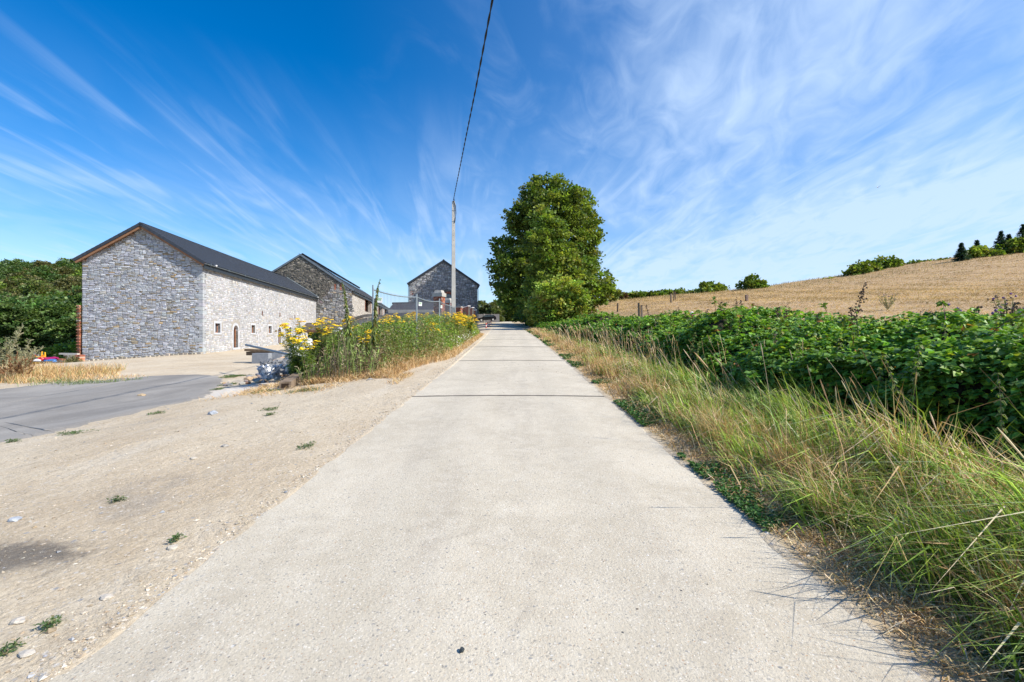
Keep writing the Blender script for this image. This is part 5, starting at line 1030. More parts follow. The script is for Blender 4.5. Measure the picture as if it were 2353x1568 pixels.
# ------------------------------------------------------------------ grasses of the right verge
def verge_pos(N, s0, s1, y0, y1, pw=1.):
    Y = rng.uniform(y0, y1, N); s_ = s0+(s1-s0)*rng.random(N)**pw; X = xc(Y)+s_; return np.stack([X, Y, zt(X, Y)], 1), s_
dry = MB(); grn = MB()
DRYP = [(.56, .38, .18), (.68, .49, .26), (.44, .27, .12), (.34, .20, .10), (.74, .60, .40)]
GRNP = [(.20, .32, .045), (.30, .44, .06), (.11, .21, .035), (.46, .56, .12), (.34, .40, .20)]
def patchy(p, f=1., s=0.): return np.sin(p[:, 1]*1.7*f+p[:, 0]*1.1+s)+np.sin(p[:, 1]*.63*f-p[:, 0]*2.3*f+s*2)+.6*np.sin(p[:, 1]*4.1*f+s)
for (y0, y1, dn, ws) in ((1.0, 3.5, 1.5, .0070), (3.5, 7, .95, .0080), (7, 13, .60, .0105), (13, 25, .30, .013), (25, 50, .16, .024)):
    A = (y1-y0)
    # short flattened straw right next to the concrete
    N = int(A*3400*dn); p, s_ = verge_pos(N, 1.93, 3.4, y0, y1, 1.0); keep = rng.random(N) < .30+.70*ss(1.93, 2.25, s_)*(.75+.25*np.tanh(patchy(p, 1.3))); p = p[keep]; s_ = s_[keep]; N = len(p)
    blades(dry, p, rng.uniform(.04, .16, N)*(.6+.8*ss(2.0, 3.0, s_)), rng.uniform(.6, 2.6, N), rng.uniform(0, 2*pi, N), np.full(N, ws*1.1), pick(DRYP, [4, 4, 3, .8, 2.5], N, .14), .5)
    # tall dry tufts
    nt_ = int(A*(9 if y1 < 8 else 11)*max(dn, .3)); tp, _ = verge_pos(nt_, 2.3, 3.3, y0, y1); k = rng.integers(35, 90, nt_)*dn**.5; k = k.astype(int); idx = np.repeat(np.arange(nt_), k); m = len(idx)
    p = tp[idx]+np.stack([rng.normal(size=m)*.09, rng.normal(size=m)*.12, np.zeros(m)], 1); hh = rng.uniform(.22, .5, nt_)[idx]*rng.uniform(.6, 1.25, m); ld = np.where(rng.random(m) < .6, rng.normal(pi, .9, m), rng.uniform(0, 2*pi, m))
    blades(dry, p, hh, rng.uniform(.1, .9, m), ld, np.full(m, ws*1.05), pick(DRYP, [4, 4, 3, 1.5, 2], m, .14), .4)
    # long green and mixed grass before the brambles
    nt_ = int(A*54*max(dn, .27)); tp, ts_ = verge_pos(nt_, 2.38, 5.2, y0, y1, .9); g = patchy(tp, .8, 2.) > -1.1; far_dry = rng.random(nt_) < .04+.26*ss(6, 18, tp[:, 1]); k = (rng.integers(40, 95, nt_)*dn**.5).astype(int); idx = np.repeat(np.arange(nt_), k); m = len(idx)
    p = tp[idx]+np.stack([rng.normal(size=m)*.12, rng.normal(size=m)*.14, np.zeros(m)], 1); hh = (rng.uniform(.22, .62, nt_)*(1+.28*np.tanh(patchy(tp, 1.6, 5.)))*(1-.30*(ts_ < 3.0))*(1-.55*ss(3.9, 4.8, ts_))*(1+.25*(1-ss(4, 8, tp[:, 1]))))[idx]*rng.uniform(.55, 1.2, m)*(1-.25*ss(10, 20, p[:, 1])); tl = rng.normal(pi, .8, nt_)[idx]+rng.normal(size=m)*.35
    colg = pick(GRNP, [4, 4, 3, 3, 2], m, .20)*(1+.30*np.tanh(patchy(tp, 2.2, 7.))[idx])[:, None]; isdry = (far_dry[idx] & (rng.random(m) < .8)) | (~g[idx] & (rng.random(m) < .6)) | (rng.random(m) < .12+.16*(patchy(tp, 2.6, 11.)[idx] > .6))
    cold = pick(DRYP, [3, 4, 2, 1, 4], m, .14)
    for sel, tgt, cc in ((~isdry, grn, colg), (isdry, dry, cold)):
        blades(tgt, p[sel], hh[sel], rng.uniform(.25, 1.5, sel.sum()), tl[sel], rng.uniform(.6, 2.0, sel.sum())*ws, cc[sel], .38)
    # dark leafy growth at the grass roots, next to the brambles
    N = int(A*700*dn); p, s_ = verge_pos(N, 3.1, 5.3, y0, y1, .8); keep = patchy(p, 1.2, 9.) > -.1; p = p[keep]; N = len(p); p[:, 2] += rng.uniform(.05, .38, N)
    scatter(grn, LEAF, LEAF_F, frames(unit(N), np.tile([0, 0, 1.], (N, 1))+rng.normal(size=(N, 3))*.5), rng.uniform(.03, .07, N)*(1+y0*.05), p, pick([(.10, .20, .035), (.15, .27, .04), (.07, .15, .03)], [3, 2, 2], N))
    # low clover and creeping weeds in patches on the edge
    N = int(A*2200*dn); p, s_ = verge_pos(N, 1.9, 2.6, y0, y1, 1.5); keep = patchy(p, 1.1, 4.)+.7*patchy(p, 3.1, 1.)+.9*(1-ss(2.5, 5.5, p[:, 1])) > .55; p = p[keep]; N = len(p)
    p[:, 2] += rng.uniform(.005, .04, N); dr = unit(N); dr[:, 2] = abs(dr[:, 2])*.5
    scatter(grn, LEAF, LEAF_F, frames(dr, np.tile([0, 0, 1.], (N, 1))+rng.normal(size=(N, 3))*.4), rng.uniform(.018, .035, N)*(1+y0*.08), p, pick([(.06, .15, .03), (.09, .20, .04), (.05, .12, .03)], [3, 2, 2], N))
# seed-headed stalks
N = 420; p, s_ = verge_pos(N, 2.6, 5.2, 1.6, 30, .8); hh = rng.uniform(.6, 1.15, N)
for i in range(N):
    a = rng.normal(pi, .9); l = rng.uniform(.08, .55); h = hh[i]; t = np.linspace(0, 1, 5); w = .0022*(1+p[i, 1]*.07)
    pts = p[i]+np.stack([np.cos(a)*l*h*t**1.7, np.sin(a)*l*h*t**1.7, h*t*(1-.15*l*t)], 1); c = pick(DRYP, [2, 4, 1, 1, 4], 1)[0]
    dry.tube(pts, [w, w, w, w*.8, w*.5], 3, c, cap=False)
    if i % 2 == 0: dry.tube(pts[-1]+(pts[-1]-pts[-2])*np.linspace(-.35, .35, 4)[:, None], [w, w*1.8, w*2.1, w*.6], 4, c*.9, cap=False)
dry.obj('dry_grass', m_straw, label='dry straw coloured grass along the right edge of the lane', kind='stuff')
grn.obj('green_grass', m_grass, label='long green grass between the dry edge and the brambles', kind='stuff')

# ------------------------------------------------------------------ nettles, docks and thistles
def nettle(h, r, ykey=0., brown=0.):
    st = MB(); lf = MB(); sd = MB(); n = 8; t = np.linspace(0, 1, n); bx, by = r.normal()*.08*h, r.normal()*.08*h; pts = np.stack([bx*t**2, by*t**2, h*t], 1); sc_ = (.16, .12, .07) if brown > .5 else (.15, .13, .06)
    st.tube(pts, np.linspace(.0055, .0025, n), 5, sc_); lev = np.arange(.28, 1.0, .055)
    for i, q in enumerate(lev):
        c = np.array([np.interp(q, t, pts[:, k]) for k in range(3)]); a0 = i*pi/2+r.uniform(-.3, .3); s_ = .082*(1.15-.62*q)*r.uniform(.8, 1.2)
        for a in (a0, a0+pi):
            d = np.array([[math.cos(a), math.sin(a), -.55-.5*brown-r.uniform(0, .4)]]); cc = (.14, .10, .07) if r.random() < brown else ((.36, .36, .05) if r.random() < ykey else [(.15, .25, .035), (.22, .33, .055), (.29, .38, .07)][r.integers(3)])
            scatter(lf, OVAL, OVAL_F, frames(d, np.array([[math.cos(a)*.3, math.sin(a)*.3, 1.]])), np.array([[s_*.95, s_*1.15, s_]]), c[None], vary(cc, 1, .12))
            if q > .45:
                for k in range(2):
                    e = c+np.array([math.cos(a+.5*k), math.sin(a+.5*k), -.3])*.045; sd.tube([c, (c+e)/2+UP*.012, e-UP*.02], .0028, 3, vary((.26, .27, .11) if brown < .5 else (.15, .11, .08), 1)[0], cap=False)
    return st.me('stem', m_stem), lf.me('leaves', m_leaf), sd.me('seed_strings', m_stem)
rr_ = np.random.default_rng(5)
NP = [nettle(1.25, rr_, .05), nettle(1.1, rr_, .2), nettle(1.35, rr_, .1, .15), nettle(1.2, rr_, .0, .8)]
def place_plant(nm, pr, pos, s, label, cat, group=None, kinds=('stem', 'leaves', 'seed_strings')):
    t = thing(nm, label, cat, pos, random.uniform(0, 6.3), group); t.scale = (s, s, s*random.uniform(.92, 1.08)); t.rotation_euler[0] = random.uniform(-.16, .16); t.rotation_euler[1] = random.uniform(-.18, .18)
    for k, me in zip(kinds, pr):
        o = obj(k, me, t)
        if k in ('leaves', 'flower_heads', 'seed_strings'): o['kind'] = 'stuff'
    return t
GR1 = 'green nettles growing at the front of the brambles'
for i in range(36):
    if i < 16: Y = random.uniform(3.0, 9.5); sx = random.uniform(4.1, 5.2)
    else: Y = random.uniform(9, 24); sx = random.uniform(3.7, 5.2)
    x = xc(Y)+sx; v = random.choice([0, 1, 2]); place_plant('nettle', NP[v], (x, Y, zt1(x, Y)), random.uniform(.45, 1.1), 'green nettle with drooping leaves in front of the brambles', 'nettle', GR1)
for (px, yt, Y, lb, v) in ((2342, 905, 3.3, 'large yellow-leaved nettle at the right edge, nearest the lane', 1), (2085, 812, 4.9, 'tallest pale green nettle in front of the near brambles', 0), (2065, 838, 4.8, 'nettle with hanging seed strings left beside the tallest pale nettle', 0), (2110, 830, 4.7, 'nettle with hanging seed strings right beside the tallest pale nettle', 2), (1925, 800, 6.6, 'brownish nettle stem leaning out of the brambles before the hump', 3)):
    p = P(px, yt, Y); zb = zt1(p[0], Y); place_plant('nettle', NP[v], (p[0], Y, zb), max(.5, (p[2]-zb)/1.2), lb, 'nettle')
for i in range(26):
    Y = random.uniform(4.5, 20); q, _ = hedge(np.array([Y]), np.array([random.uniform(.35, .62)])); q = q[0]; place_plant('nettle', NP[random.choice([0, 1, 1, 3])], (float(q[0]), Y, float(q[2])-.85), random.uniform(.8, 1.1), 'pale nettle top rising out of the bramble thicket', 'nettle', 'nettle tops rising out of the brambles')
# brown stalks above the brambles
def dock(h, r):
    s = MB(); k = MB(); t = np.linspace(0, 1, 6); pts = np.stack([.05*h*t**2, 0*t, h*t], 1); s.tube(pts, np.linspace(.006, .003, 6), 5, (.13, .075, .05))
    for i in range(70):
        q = r.uniform(.45, 1.02); c = np.array([.05*h*q*q, 0, h*q])+r.normal(size=3)*np.array([.02, .02, .01]); k.box(c, (.013, .013, .016), rz(r.uniform(0, 3))@rx(r.uniform(0, 3)), vary((.13, .075, .05), 1, .25)[0])
    return s.me('stem', m_stem), k.me('seed_strings', m_stem)
DP = [dock(1.1, rr_), dock(.9, rr_)]
for i, (px, yt, Y) in enumerate(((1938, 655, 8.5), (1640, 690, 16), (1685, 685, 15.5), (1699, 700, 15), (1730, 705, 14), (1622, 712, 16), (1805, 695, 11), (1812, 703, 11), (1880, 712, 9.5), (1985, 700, 8.5), (2135, 712, 7.5), (2215, 705, 7), (2255, 712, 6.8), (2300, 705, 6.6), (1560, 700, 20), (1500, 705, 24))):
    p = P(px, yt, Y); zb = zt1(p[0], Y); t = place_plant('dock_stalk', DP[i % 2], (p[0], Y, zb+.2), (p[2]-zb-.2)/(1.1, .9)[i % 2], 'dark brown seed stalk standing tallest above the bramble top' if i == 0 else 'dry brown seed stalk poking out above the bramble top', 'stalk', None if i == 0 else 'dry brown stalks above the brambles', ('stem', 'seed_strings'))
def thistle(h, r):
    s = MB(); l = MB(); f = MB()
    for i in range(16):
        a = r.uniform(0, 6.3); sp = r.uniform(.1, .5)*h; t = np.linspace(0, 1, 6); pts = np.stack([np.cos(a)*sp*t, np.sin(a)*sp*t, h*r.uniform(.6, 1.)*t], 1); s.tube(pts, .006, 4, (.16, .18, .07))
        for k in range(16):
            q = r.uniform(.2, .95); c = np.array([np.interp(q, t, pts[:, j]) for j in range(3)]); d = r.normal(size=(1, 3)); d[0, 2] = abs(d[0, 2])*.4; scatter(l, LEAF, LEAF_F, frames(d, np.array([[0, 0, 1.]])+r.normal(size=(1, 3))*.3), np.array([[.05, .12, .06]])*r.uniform(.6, 1.3), c[None], vary((.17, .22, .07), 1))
        for k in range(3): c = pts[-1]+r.normal(size=3)*.04; V_, F_ = crumple(c, .024, int(r.integers(99)), n=1); f.add(V_, F_, vary([(.32, .22, .13), (.5, .42, .32), (.25, .12, .35)][r.integers(3)], 1)[0])
    return s.me('stem', m_stem), l.me('leaves', m_leaf), f.me('flower_heads', m_petal)
TH = [thistle(1.0, rr_), thistle(1.0, rr_)]
for (px, yt, yb, Y, lb) in ((2040, 672, 705, 22, 'bushy yellow-green thistle standing in the field above the brambles'), (2322, 690, 735, 11, 'tall thistle with dry heads at the right edge of the field'), (2265, 722, 750, 8.5, 'dark seeding thistle among the brambles by the sunken post'), (2350, 740, 775, 7.5, 'fluffy seeding thistle at the right edge among brambles'), (2120, 716, 735, 13, 'small thistle at the field edge, below the bushy one')):
    p = P(px, yt, Y); zb = min(zt1(p[0], Y), P(px, yb, Y)[2]); place_plant('thistle', TH[0 if px < 2200 else 1], (p[0], Y, zb), (p[2]-zb)/1., lb, 'thistle', None, ('stem', 'leaves', 'flower_heads'))

# ------------------------------------------------------------------ field straw
fs = MB(); N = 90000; u_ = rng.random(N); Y = 9+99*u_**.9; m_ = rng.uniform(.10, 1.22, N); X = m_*Y; ok = (X-xc(Y) > 7.2); X, Y = X[ok], Y[ok]; p = np.stack([X, Y, zt(X, Y)], 1); N = len(p); cl = patchy(p, .35, 1.)+.8*patchy(p*np.array([.3, 1.4, 1]), .5, 3.)
cc = pick([(.56, .39, .22), (.66, .49, .30), (.48, .32, .17), (.38, .24, .125)], [5, 2, 3, .8], N, .09); cc *= (1-.22*np.clip(cl, -1.2, 1.6))[:, None]; cc *= np.array([.98, 1.0, .80])
blades(fs, p, rng.uniform(.05, .18, N)*(1+.25*np.clip(cl, 0, 2)), rng.uniform(1.0, 3.2, N), rng.uniform(0, 2*pi, N), .0045+.00062*Y, np.clip(cc, .02, 1), .45)
N = 5000; Y = rng.uniform(88, 112, N); X = rng.uniform(.15, 1.2, N)*Y; p = np.stack([X, Y, zt(X, Y)], 1); blades(fs, p, rng.uniform(.2, .6, N), rng.uniform(.1, .6, N), rng.uniform(0, 6.3, N), np.full(N, .05), pick([(.5, .38, .2), (.4, .3, .15), (.2, .22, .08)], [3, 2, 1], N), .4)
fs.obj('field_straw', m_straw, label='short dry straw covering the sloping field', kind='stuff')
# weeds at the near edge of the field behind the brambles
fw = MB(); N = 9000; Y = rng.uniform(14, 60, N); X = xc(Y)+rng.uniform(8, 11.5, N); p = np.stack([X, Y, zt(X, Y)], 1); blades(fw, p, rng.uniform(.2, .55, N), rng.uniform(.1, .8, N), rng.uniform(0, 6.3, N), .006+.0007*Y, pick(GRNP+DRYP[:2], [2, 2, 1, 2, 2, 3, 3], N), .4); fw.obj('field_edge_grass', m_grass, label='mixed rough grass where the field meets the brambles', kind='stuff')

# ------------------------------------------------------------------ left flower bank
def tansy(h, r, nst=7, spread=.28, heads=(3, 6)):
    st = MB(); lf = MB(); fl = MB()
    for i in range(nst):
        a = r.uniform(0, 6.3); sp = r.uniform(.15, 1.)*spread*h; hh = h*r.uniform(.68, 1.0); t = np.linspace(0, 1, 7); pts = np.stack([np.cos(a)*sp*t**1.3, np.sin(a)*sp*t**1.3, hh*t], 1)
        st.tube(pts, np.linspace(.007, .003, 7), 4, (.13, .17, .06))
        nl = 34; q = r.uniform(.12, .95, nl); c = np.stack([np.interp(q, t, pts[:, k]) for k in range(3)], 1)
        for k in range(nl):      # feathery leaf: a rib with narrow lobes
            b = r.uniform(0, 6.3); Lf = .17*r.uniform(.6, 1.2)*(1.15-.6*q[k]); m = 7; tt = np.linspace(.15, 1, m); rib = c[k]+np.stack([np.cos(b)*Lf*tt, np.sin(b)*Lf*tt, Lf*(.35*tt-.65*tt*tt)], 1)
            for sg in (-1, 1):
                d = np.tile([math.cos(b+sg*.9), math.sin(b+sg*.9), .0], (m, 1))+r.normal(size=(m, 3))*.15
                S = Lf*.34*np.sin(tt*2.6+.3)+.004; scatter(lf, QUAD, QUAD_F, frames(d, np.tile([0, 0, 1.], (m, 1))+r.normal(size=(m, 3))*.3), np.stack([S*.32, S, S*.5], 1), rib, vary([(.17, .27, .045), (.24, .34, .065), (.12, .20, .035), (.30, .37, .08)][r.integers(4)], m, .1, .04, r))
        for k in range(r.integers(*heads)):
            hc = pts[-1]+np.array([r.normal()*.055, r.normal()*.055, r.normal()*.03])
            st.tube([pts[-2], (pts[-2]+hc)/2+np.array([0, 0, .01]), hc], .0025, 3, (.15, .19, .06), cap=False)
            nb = r.integers(7, 13); ang_ = r.uniform(0, 6.3, nb); rad = .045*np.sqrt(r.random(nb)); p = hc+np.stack([np.cos(ang_)*rad, np.sin(ang_)*rad, .016-6*rad**2+r.normal(size=nb)*.003], 1)
            hx = np.linspace(0, 2*pi, 7)[:-1]; T = np.concatenate([np.stack([np.cos(hx), np.sin(hx), 0*hx], 1), np.stack([.75*np.cos(hx), .75*np.sin(hx), 0*hx+.6], 1)]); j = np.arange(6)
            old = r.random() < .18
            scatter(fl, T, [np.stack([j, (j+1) % 6, (j+1) % 6+6, j+6], -1), np.arange(6, 12)[None]], np.repeat(np.eye(3)[None], nb, 0), np.full(nb, .0155), p, vary((.52, .28, .02) if old else (.92, .66, .015), nb, .1, .03, r))
    return st.me('stem', m_stem), lf.me('leaves', m_leaf), fl.me('flower_heads', m_petal)
rt = np.random.default_rng(21); TP = [tansy(1.35, rt, 8), tansy(1.2, rt, 6), tansy(1.5, rt, 7, .22), tansy(1.0, rt, 9, .4), tansy(1.3, rt, 12, .2, (3, 7)), tansy(1.45, rt, 5, .15, (2, 5))]
KD = ('stem', 'leaves', 'flower_heads')
def tan_at(px, yt, Y, v, label, group=None, nm='tansy'):
    p = P(px, yt, Y); p[0] = min(p[0], float(xc(Y))-2.75); zb = zt1(p[0], Y); H = (1.35, 1.2, 1.5, 1.0, 1.3, 1.45)[v]; place_plant(nm, TP[v], (p[0], Y, zb), (p[2]-zb)/H, label, 'yellow flower', group, KD)
for (px, yt, v, Y, lb) in ((745, 717, 2, 13.6, 'tallest yellow tansy at the left end of the weed bank'), (715, 728, 0, 13.4, 'yellow tansy with broad flat heads, left of the tallest one'), (692, 748, 3, 13.0, 'leftmost yellow tansy leaning out over the rubble'), (765, 738, 1, 13.2, 'leafy yellow tansy just right of the tallest one'), (787, 742, 0, 14, 'yellow tansy halfway between the tallest one and the fence post'), (720, 770, 3, 12.6, 'low bushy tansy in front of the tallest one'), (815, 735, 1, 14.2, 'yellow tansy left of the first fence post'), (832, 742, 2, 14.6, 'slender yellow tansy close beside the first fence post'), (848, 760, 3, 13.2, 'small yellow tansy at the foot of the first fence post'), (680, 775, 1, 12.8, 'small drooping tansy at the far left of the weed bank')):
    tan_at(px, yt, Y, v, lb)
for i in range(26):
    f = (i+.5)/26; Y = 14.5+f*15; px = 880+f*205+random.uniform(-8, 8); yt = 735-8*math.sin(f*3)+random.uniform(-14, 8); tan_at(px, yt, Y, random.choice([1, 2, 3, 5]), 'thin yellow tansy in the middle of the weed bank, before the site fence', 'thin tansies before the site fence')
for i in range(44):
    Y = random.uniform(17, 33); px = 1176+(-3.05-random.random()**1.3*1.6)/Y*1046; yt = 716+abs(px-1048)*.22+random.random()**1.6*46*(20/Y); tan_at(px, yt, Y, random.choice([4, 1, 4, 2]), 'bright yellow tansy in the dense patch below the concrete pole', 'dense tansy patch below the concrete pole')
for i in range(8):
    Y = random.uniform(26, 38); px = P_ = 1085+random.uniform(-6, 14); tan_at(px, 742+random.uniform(-4, 8), Y, 4, 'bright yellow tansy at the lane end of the weed bank', 'tansies at the lane end of the weed bank')
# tall drooping spires
def spire(h, r):
    s = MB(); l = MB(); t = np.linspace(0, 1, 12); pts = np.stack([-.16*h*t**1.8+.02*np.sin(t*9), 0*t, h*t], 1); s.tube(pts, np.linspace(.010, .003, 12), 5, (.14, .14, .06)); m = 190; q = r.uniform(.2, 1, m)**.9; c = np.stack([np.interp(q, t, pts[:, k]) for k in range(3)], 1); a = r.uniform(0, 6.3, m); d = np.stack([np.cos(a)*.5, np.sin(a)*.5, np.full(m, -1.)], 1)+r.normal(size=(m, 3))*.2; S = .20*(1.1-q)**.8*r.uniform(.5, 1.3, m)+.03
    scatter(l, LEAF, LEAF_F, frames(d, np.stack([np.cos(a), np.sin(a), np.full(m, .3)], 1)), np.stack([S*.5, S, S*.5], 1), c, pick([(.14, .19, .045), (.20, .24, .06), (.10, .13, .04), (.20, .17, .08)], [3, 2, 2, 1], m)); return s.me('stem', m_stem), l.me('leaves', m_leaf)
SPR = spire(2.3, rt)
for (px, yt, Y, lb) in ((818, 640, 12.6, 'tall drooping leafy spire in front of the second barn corner'), (870, 638, 12.8, 'tall drooping leafy spire twined by the first fence post')):
    p = P(px-14, yt, Y); zb = zt1(p[0], Y); t = place_plant('leafy_spire', SPR, (p[0], Y, zb), (p[2]-zb)/2.3, lb, 'tall weed', None, ('stem', 'leaves')); t.rotation_euler = (0, .08, 0 if px < 850 else pi)
# bank stuff: dry grass skirt, mugwort stems, broad leaves
bk = MB(); bg = MB()
def bank_pos(N, inner=0.):
    Y = 11.6+26*rng.random(N)**1.35; right_ = xc(Y)-2.05-.9*(1-ss(12, 17, Y))-inner; left_ = -5.4-1.7*ss(12, 15, Y)-.7*ss(18, 26, Y)+2.2*ss(28, 38, Y); X = lerp(left_, right_, rng.random(N)); return np.stack([X, Y, zt(X, Y)], 1), X-left_, right_-X
N = 42000; p, dl, dr_ = bank_pos(N); edge = np.minimum(dl, dr_); fr = (p[:, 1]-11.6); hmax = (.20+.30*ss(.0, .8, edge)*ss(.1, 1.6, fr))*(1-.45*ss(14, 22, p[:, 1]))*(1-.5*ss(1.8, 3, fr)*ss(.6, 1.2, edge))
blades(bk, p, hmax*rng.uniform(.5, 1.3, N), rng.uniform(.15, 1.5, N), rng.uniform(0, 6.3, N), .005+.0005*p[:, 1], pick(DRYP, [4, 4, 3, 2, 2], N, .16), .42)
# loose straw spilling over the dirt in front
N = 9000; Y = rng.normal(12.2, 1.1, N); X = rng.uniform(-6.6, -2.6, N); ok = (Y > 9.6) & (patchy(np.stack([X, Y], 1), 1.2) > -.3) & (X < xc(Y)-2.0); p = np.stack([X[ok], Y[ok], zt(X[ok], Y[ok])], 1); N = len(p); blades(bk, p, rng.uniform(.04, .2, N), rng.uniform(.6, 2.5, N), rng.uniform(0, 6.3, N), np.full(N, .009), pick(DRYP, [4, 4, 3, 1, 2], N), .5)
N = 88000; p, dl, dr_ = bank_pos(N, .12); edge = np.minimum(dl, dr_); ok = (edge > .25) & (p[:, 1] > 12.3+.35*np.sin(p[:, 0]*2.3)); p = p[ok]; edge = edge[ok]; N = len(p); hz = rng.uniform(.05, 1., N)**.8*(.25+.95*ss(.15, 1.0, edge))*ss(12.0, 13.6, p[:, 1])*(1+.30*ss(14, 20, p[:, 1])); p[:, 2] += hz; d = unit(N); d[:, 2] = d[:, 2]*.5-.2
tone = patchy(p, .9, 1.5); base = np.where(tone[:, None] > .2, pick([(.14, .25, .035), (.20, .33, .05), (.28, .38, .06)], [2, 3, 2], N), pick([(.22, .27, .08), (.30, .28, .13), (.17, .22, .06), (.32, .23, .12)], [3, 2, 4, 1.5], N))
S = (.045+.0018*p[:, 1])*rng.uniform(.6, 1.5, N); scatter(bg, LEAF, LEAF_F, frames(d, np.tile([0, 0, 1.], (N, 1))+rng.normal(size=(N, 3))*.5), np.stack([S*.8, S, S], 1), p, base)
N = 2100; p, dl, dr_ = bank_pos(N, .5); hh = rng.uniform(.6, 1.45, N)*(.5+.5*ss(0, 1.2, np.minimum(dl, dr_)))
for i in range(N):
    a = rng.uniform(0, 6.3); l = rng.uniform(0, .35); t = np.linspace(0, 1, 4); w = .0035+.0002*p[i, 1]; c = pick([(.22, .18, .11), (.32, .28, .18), (.14, .10, .06), (.22, .30, .09), (.17, .25, .06)], [3, 2, 1, 3, 3], 1)[0]
    pts = p[i]+np.stack([np.cos(a)*l*hh[i]*t**1.5, np.sin(a)*l*hh[i]*t**1.5, hh[i]*t], 1); bk.tube(pts, [w, w, w*.8, w*.5], 3, c, cap=False)
    if i % 2: 
        m = 14; q = rng.uniform(.35, 1, m); cc = np.stack([np.interp(q, t, pts[:, k]) for k in range(3)], 1); d = unit(m); d[:, 2] = abs(d[:, 2]); scatter(bk, QUAD, QUAD_F, frames(d, unit(m)), np.stack([np.full(m, .022), np.full(m, .08), np.full(m, .02)], 1), cc, np.tile(c*1.15, (m, 1)))
bk.obj('dry_weeds', m_straw, label='dry grass and dead stems over the left weed bank', kind='stuff'); bg.obj('leafy_weeds', m_leaf, label='low mixed green leaves of the left weed bank', kind='stuff')
# white daisies by the lane
wf = MB(); N = 420; Y = rng.uniform(19, 31, N); X = xc(Y)-2.3-rng.uniform(0, .9, N); z = zt(X, Y)+rng.uniform(.1, .55, N); hx = np.linspace(0, 2*pi, 7)[:-1]; T = np.concatenate([[[0, 0, .3]], np.stack([np.cos(hx), np.sin(hx), 0*hx], 1)]); F_ = np.array([[0, k+1, (k+1) % 6+1] for k in range(6)])
scatter(wf, T, [F_], frames(unit(N), unit(N)), np.full(N, .022), np.stack([X, Y, z], 1), vary((.75, .75, .68), N, .08)); wf.obj('white_daisies', m_petal, label='small white daisies among the weeds beside the lane', kind='stuff')

# ------------------------------------------------------------------ weeds at the far left edge
lw_ = MB(); ll = MB(); N = 16000; X = rng.uniform(-21, -12.8, N); Y = rng.uniform(13.8, 20.5, N); wv = .5*np.sin(X*2.1)+.4*np.sin(X*4.7+Y); ok = (Y > 14.5+wv*.6+1.2*ss(-14.2, -12.8, X)) & (Y < 19.5-ss(-17.5, -13, X)*3.4+wv) & (rng.random(N) < 1-.75*ss(-16, -13, X+wv)); p = np.stack([X[ok], Y[ok], zt(X[ok], Y[ok])], 1); N = len(p)
blades(lw_, p, rng.uniform(.05, .42, N)*(.35+.95*ss(-14, -17.5, p[:, 0]+.6*np.sin(p[:, 1]*3))), rng.uniform(.1, 1.2, N), rng.uniform(0, 6.3, N), np.full(N, .013), pick(DRYP+[(.30, .33, .15)], [3, 3, 3, 2, 1, 1.5], N), .4)
N = 2200; X = rng.uniform(-20, -12.6, N); Y = 14.7+rng.normal(size=N)*.35+.45*np.sin(X*1.9)+.3*np.sin(X*5.3); kp = rng.random(N) < .35+.65*(np.sin(X*3.1)+np.sin(X*1.3) > 0); X, Y = X[kp], Y[kp]; N = len(X); p = np.stack([X, Y, zt(X, Y)], 1); blades(ll, p, rng.uniform(.04, .2, N), rng.uniform(.2, 1.6, N), rng.uniform(0, 6.3, N), np.full(N, .014), pick([(.13, .20, .07), (.17, .22, .09), (.22, .24, .12)], [1, 1, 1], N), .4)
lw_.obj('dry_roadside_grass', m_straw, label='dry tangled grass on the far side of the asphalt', kind='stuff'); ll.obj('low_green_weeds', m_grass, label='low green weeds along the far edge of the asphalt', kind='stuff')
def plume(h, r, pale=True):
    s = MB(); l = MB(); t = np.linspace(0, 1, 8)
    for i in range(9):
        a = r.uniform(0, 6.3); sp = r.uniform(.1, .55)*h; hh = h*r.uniform(.55, 1.); pts = np.stack([np.cos(a)*sp*t**1.2, np.sin(a)*sp*t**1.2, hh*t], 1); c0 = (.30, .29, .18) if pale else (.22, .12, .06); s.tube(pts, np.linspace(.007, .003, 8), 4, c0)
        m = 55; q = r.uniform(.45, 1, m); c = np.stack([np.interp(q, t, pts[:, k]) for k in range(3)], 1); d = r.normal(size=(m, 3))+np.array([0, 0, 1.2]); scatter(l, QUAD, QUAD_F, frames(d, r.normal(size=(m, 3))), np.stack([np.full(m, .022), np.full(m, .10), np.full(m, .03)], 1)*r.uniform(.6, 1.2, (m, 1)), c, vary(c0, m, .15, .05, r))
    return s.me('stem', m_stem), l.me('leaves', m_leaf)
PL = [plume(1.4, rt), plume(1.2, rt, False)]
for (px, yt, Y, v, lb) in ((18, 768, 15.5, 0, 'pale plumed dry weed at the left edge, above the rusty barrel'), (2, 742, 15.2, 0, 'tallest pale plumed weed, cut by the left edge'), (52, 775, 16.2, 0, 'low pale plumed weed leaning right at the left edge'), (30, 800, 15, 1, 'red-brown dead weed in front of the rusty barrel'), (60, 812, 15.4, 1, 'small red-brown dead weed right of the barrel'), (-20, 790, 14.8, 1, 'red-brown dead weed just past the left edge')):
    p = P(px, yt, Y); zb = zt1(p[0], Y); place_plant('dead_weed', PL[v], (p[0], Y, zb), (p[2]-zb)/(1.4, 1.2)[v], lb, 'dead weed', None, ('stem', 'leaves'))

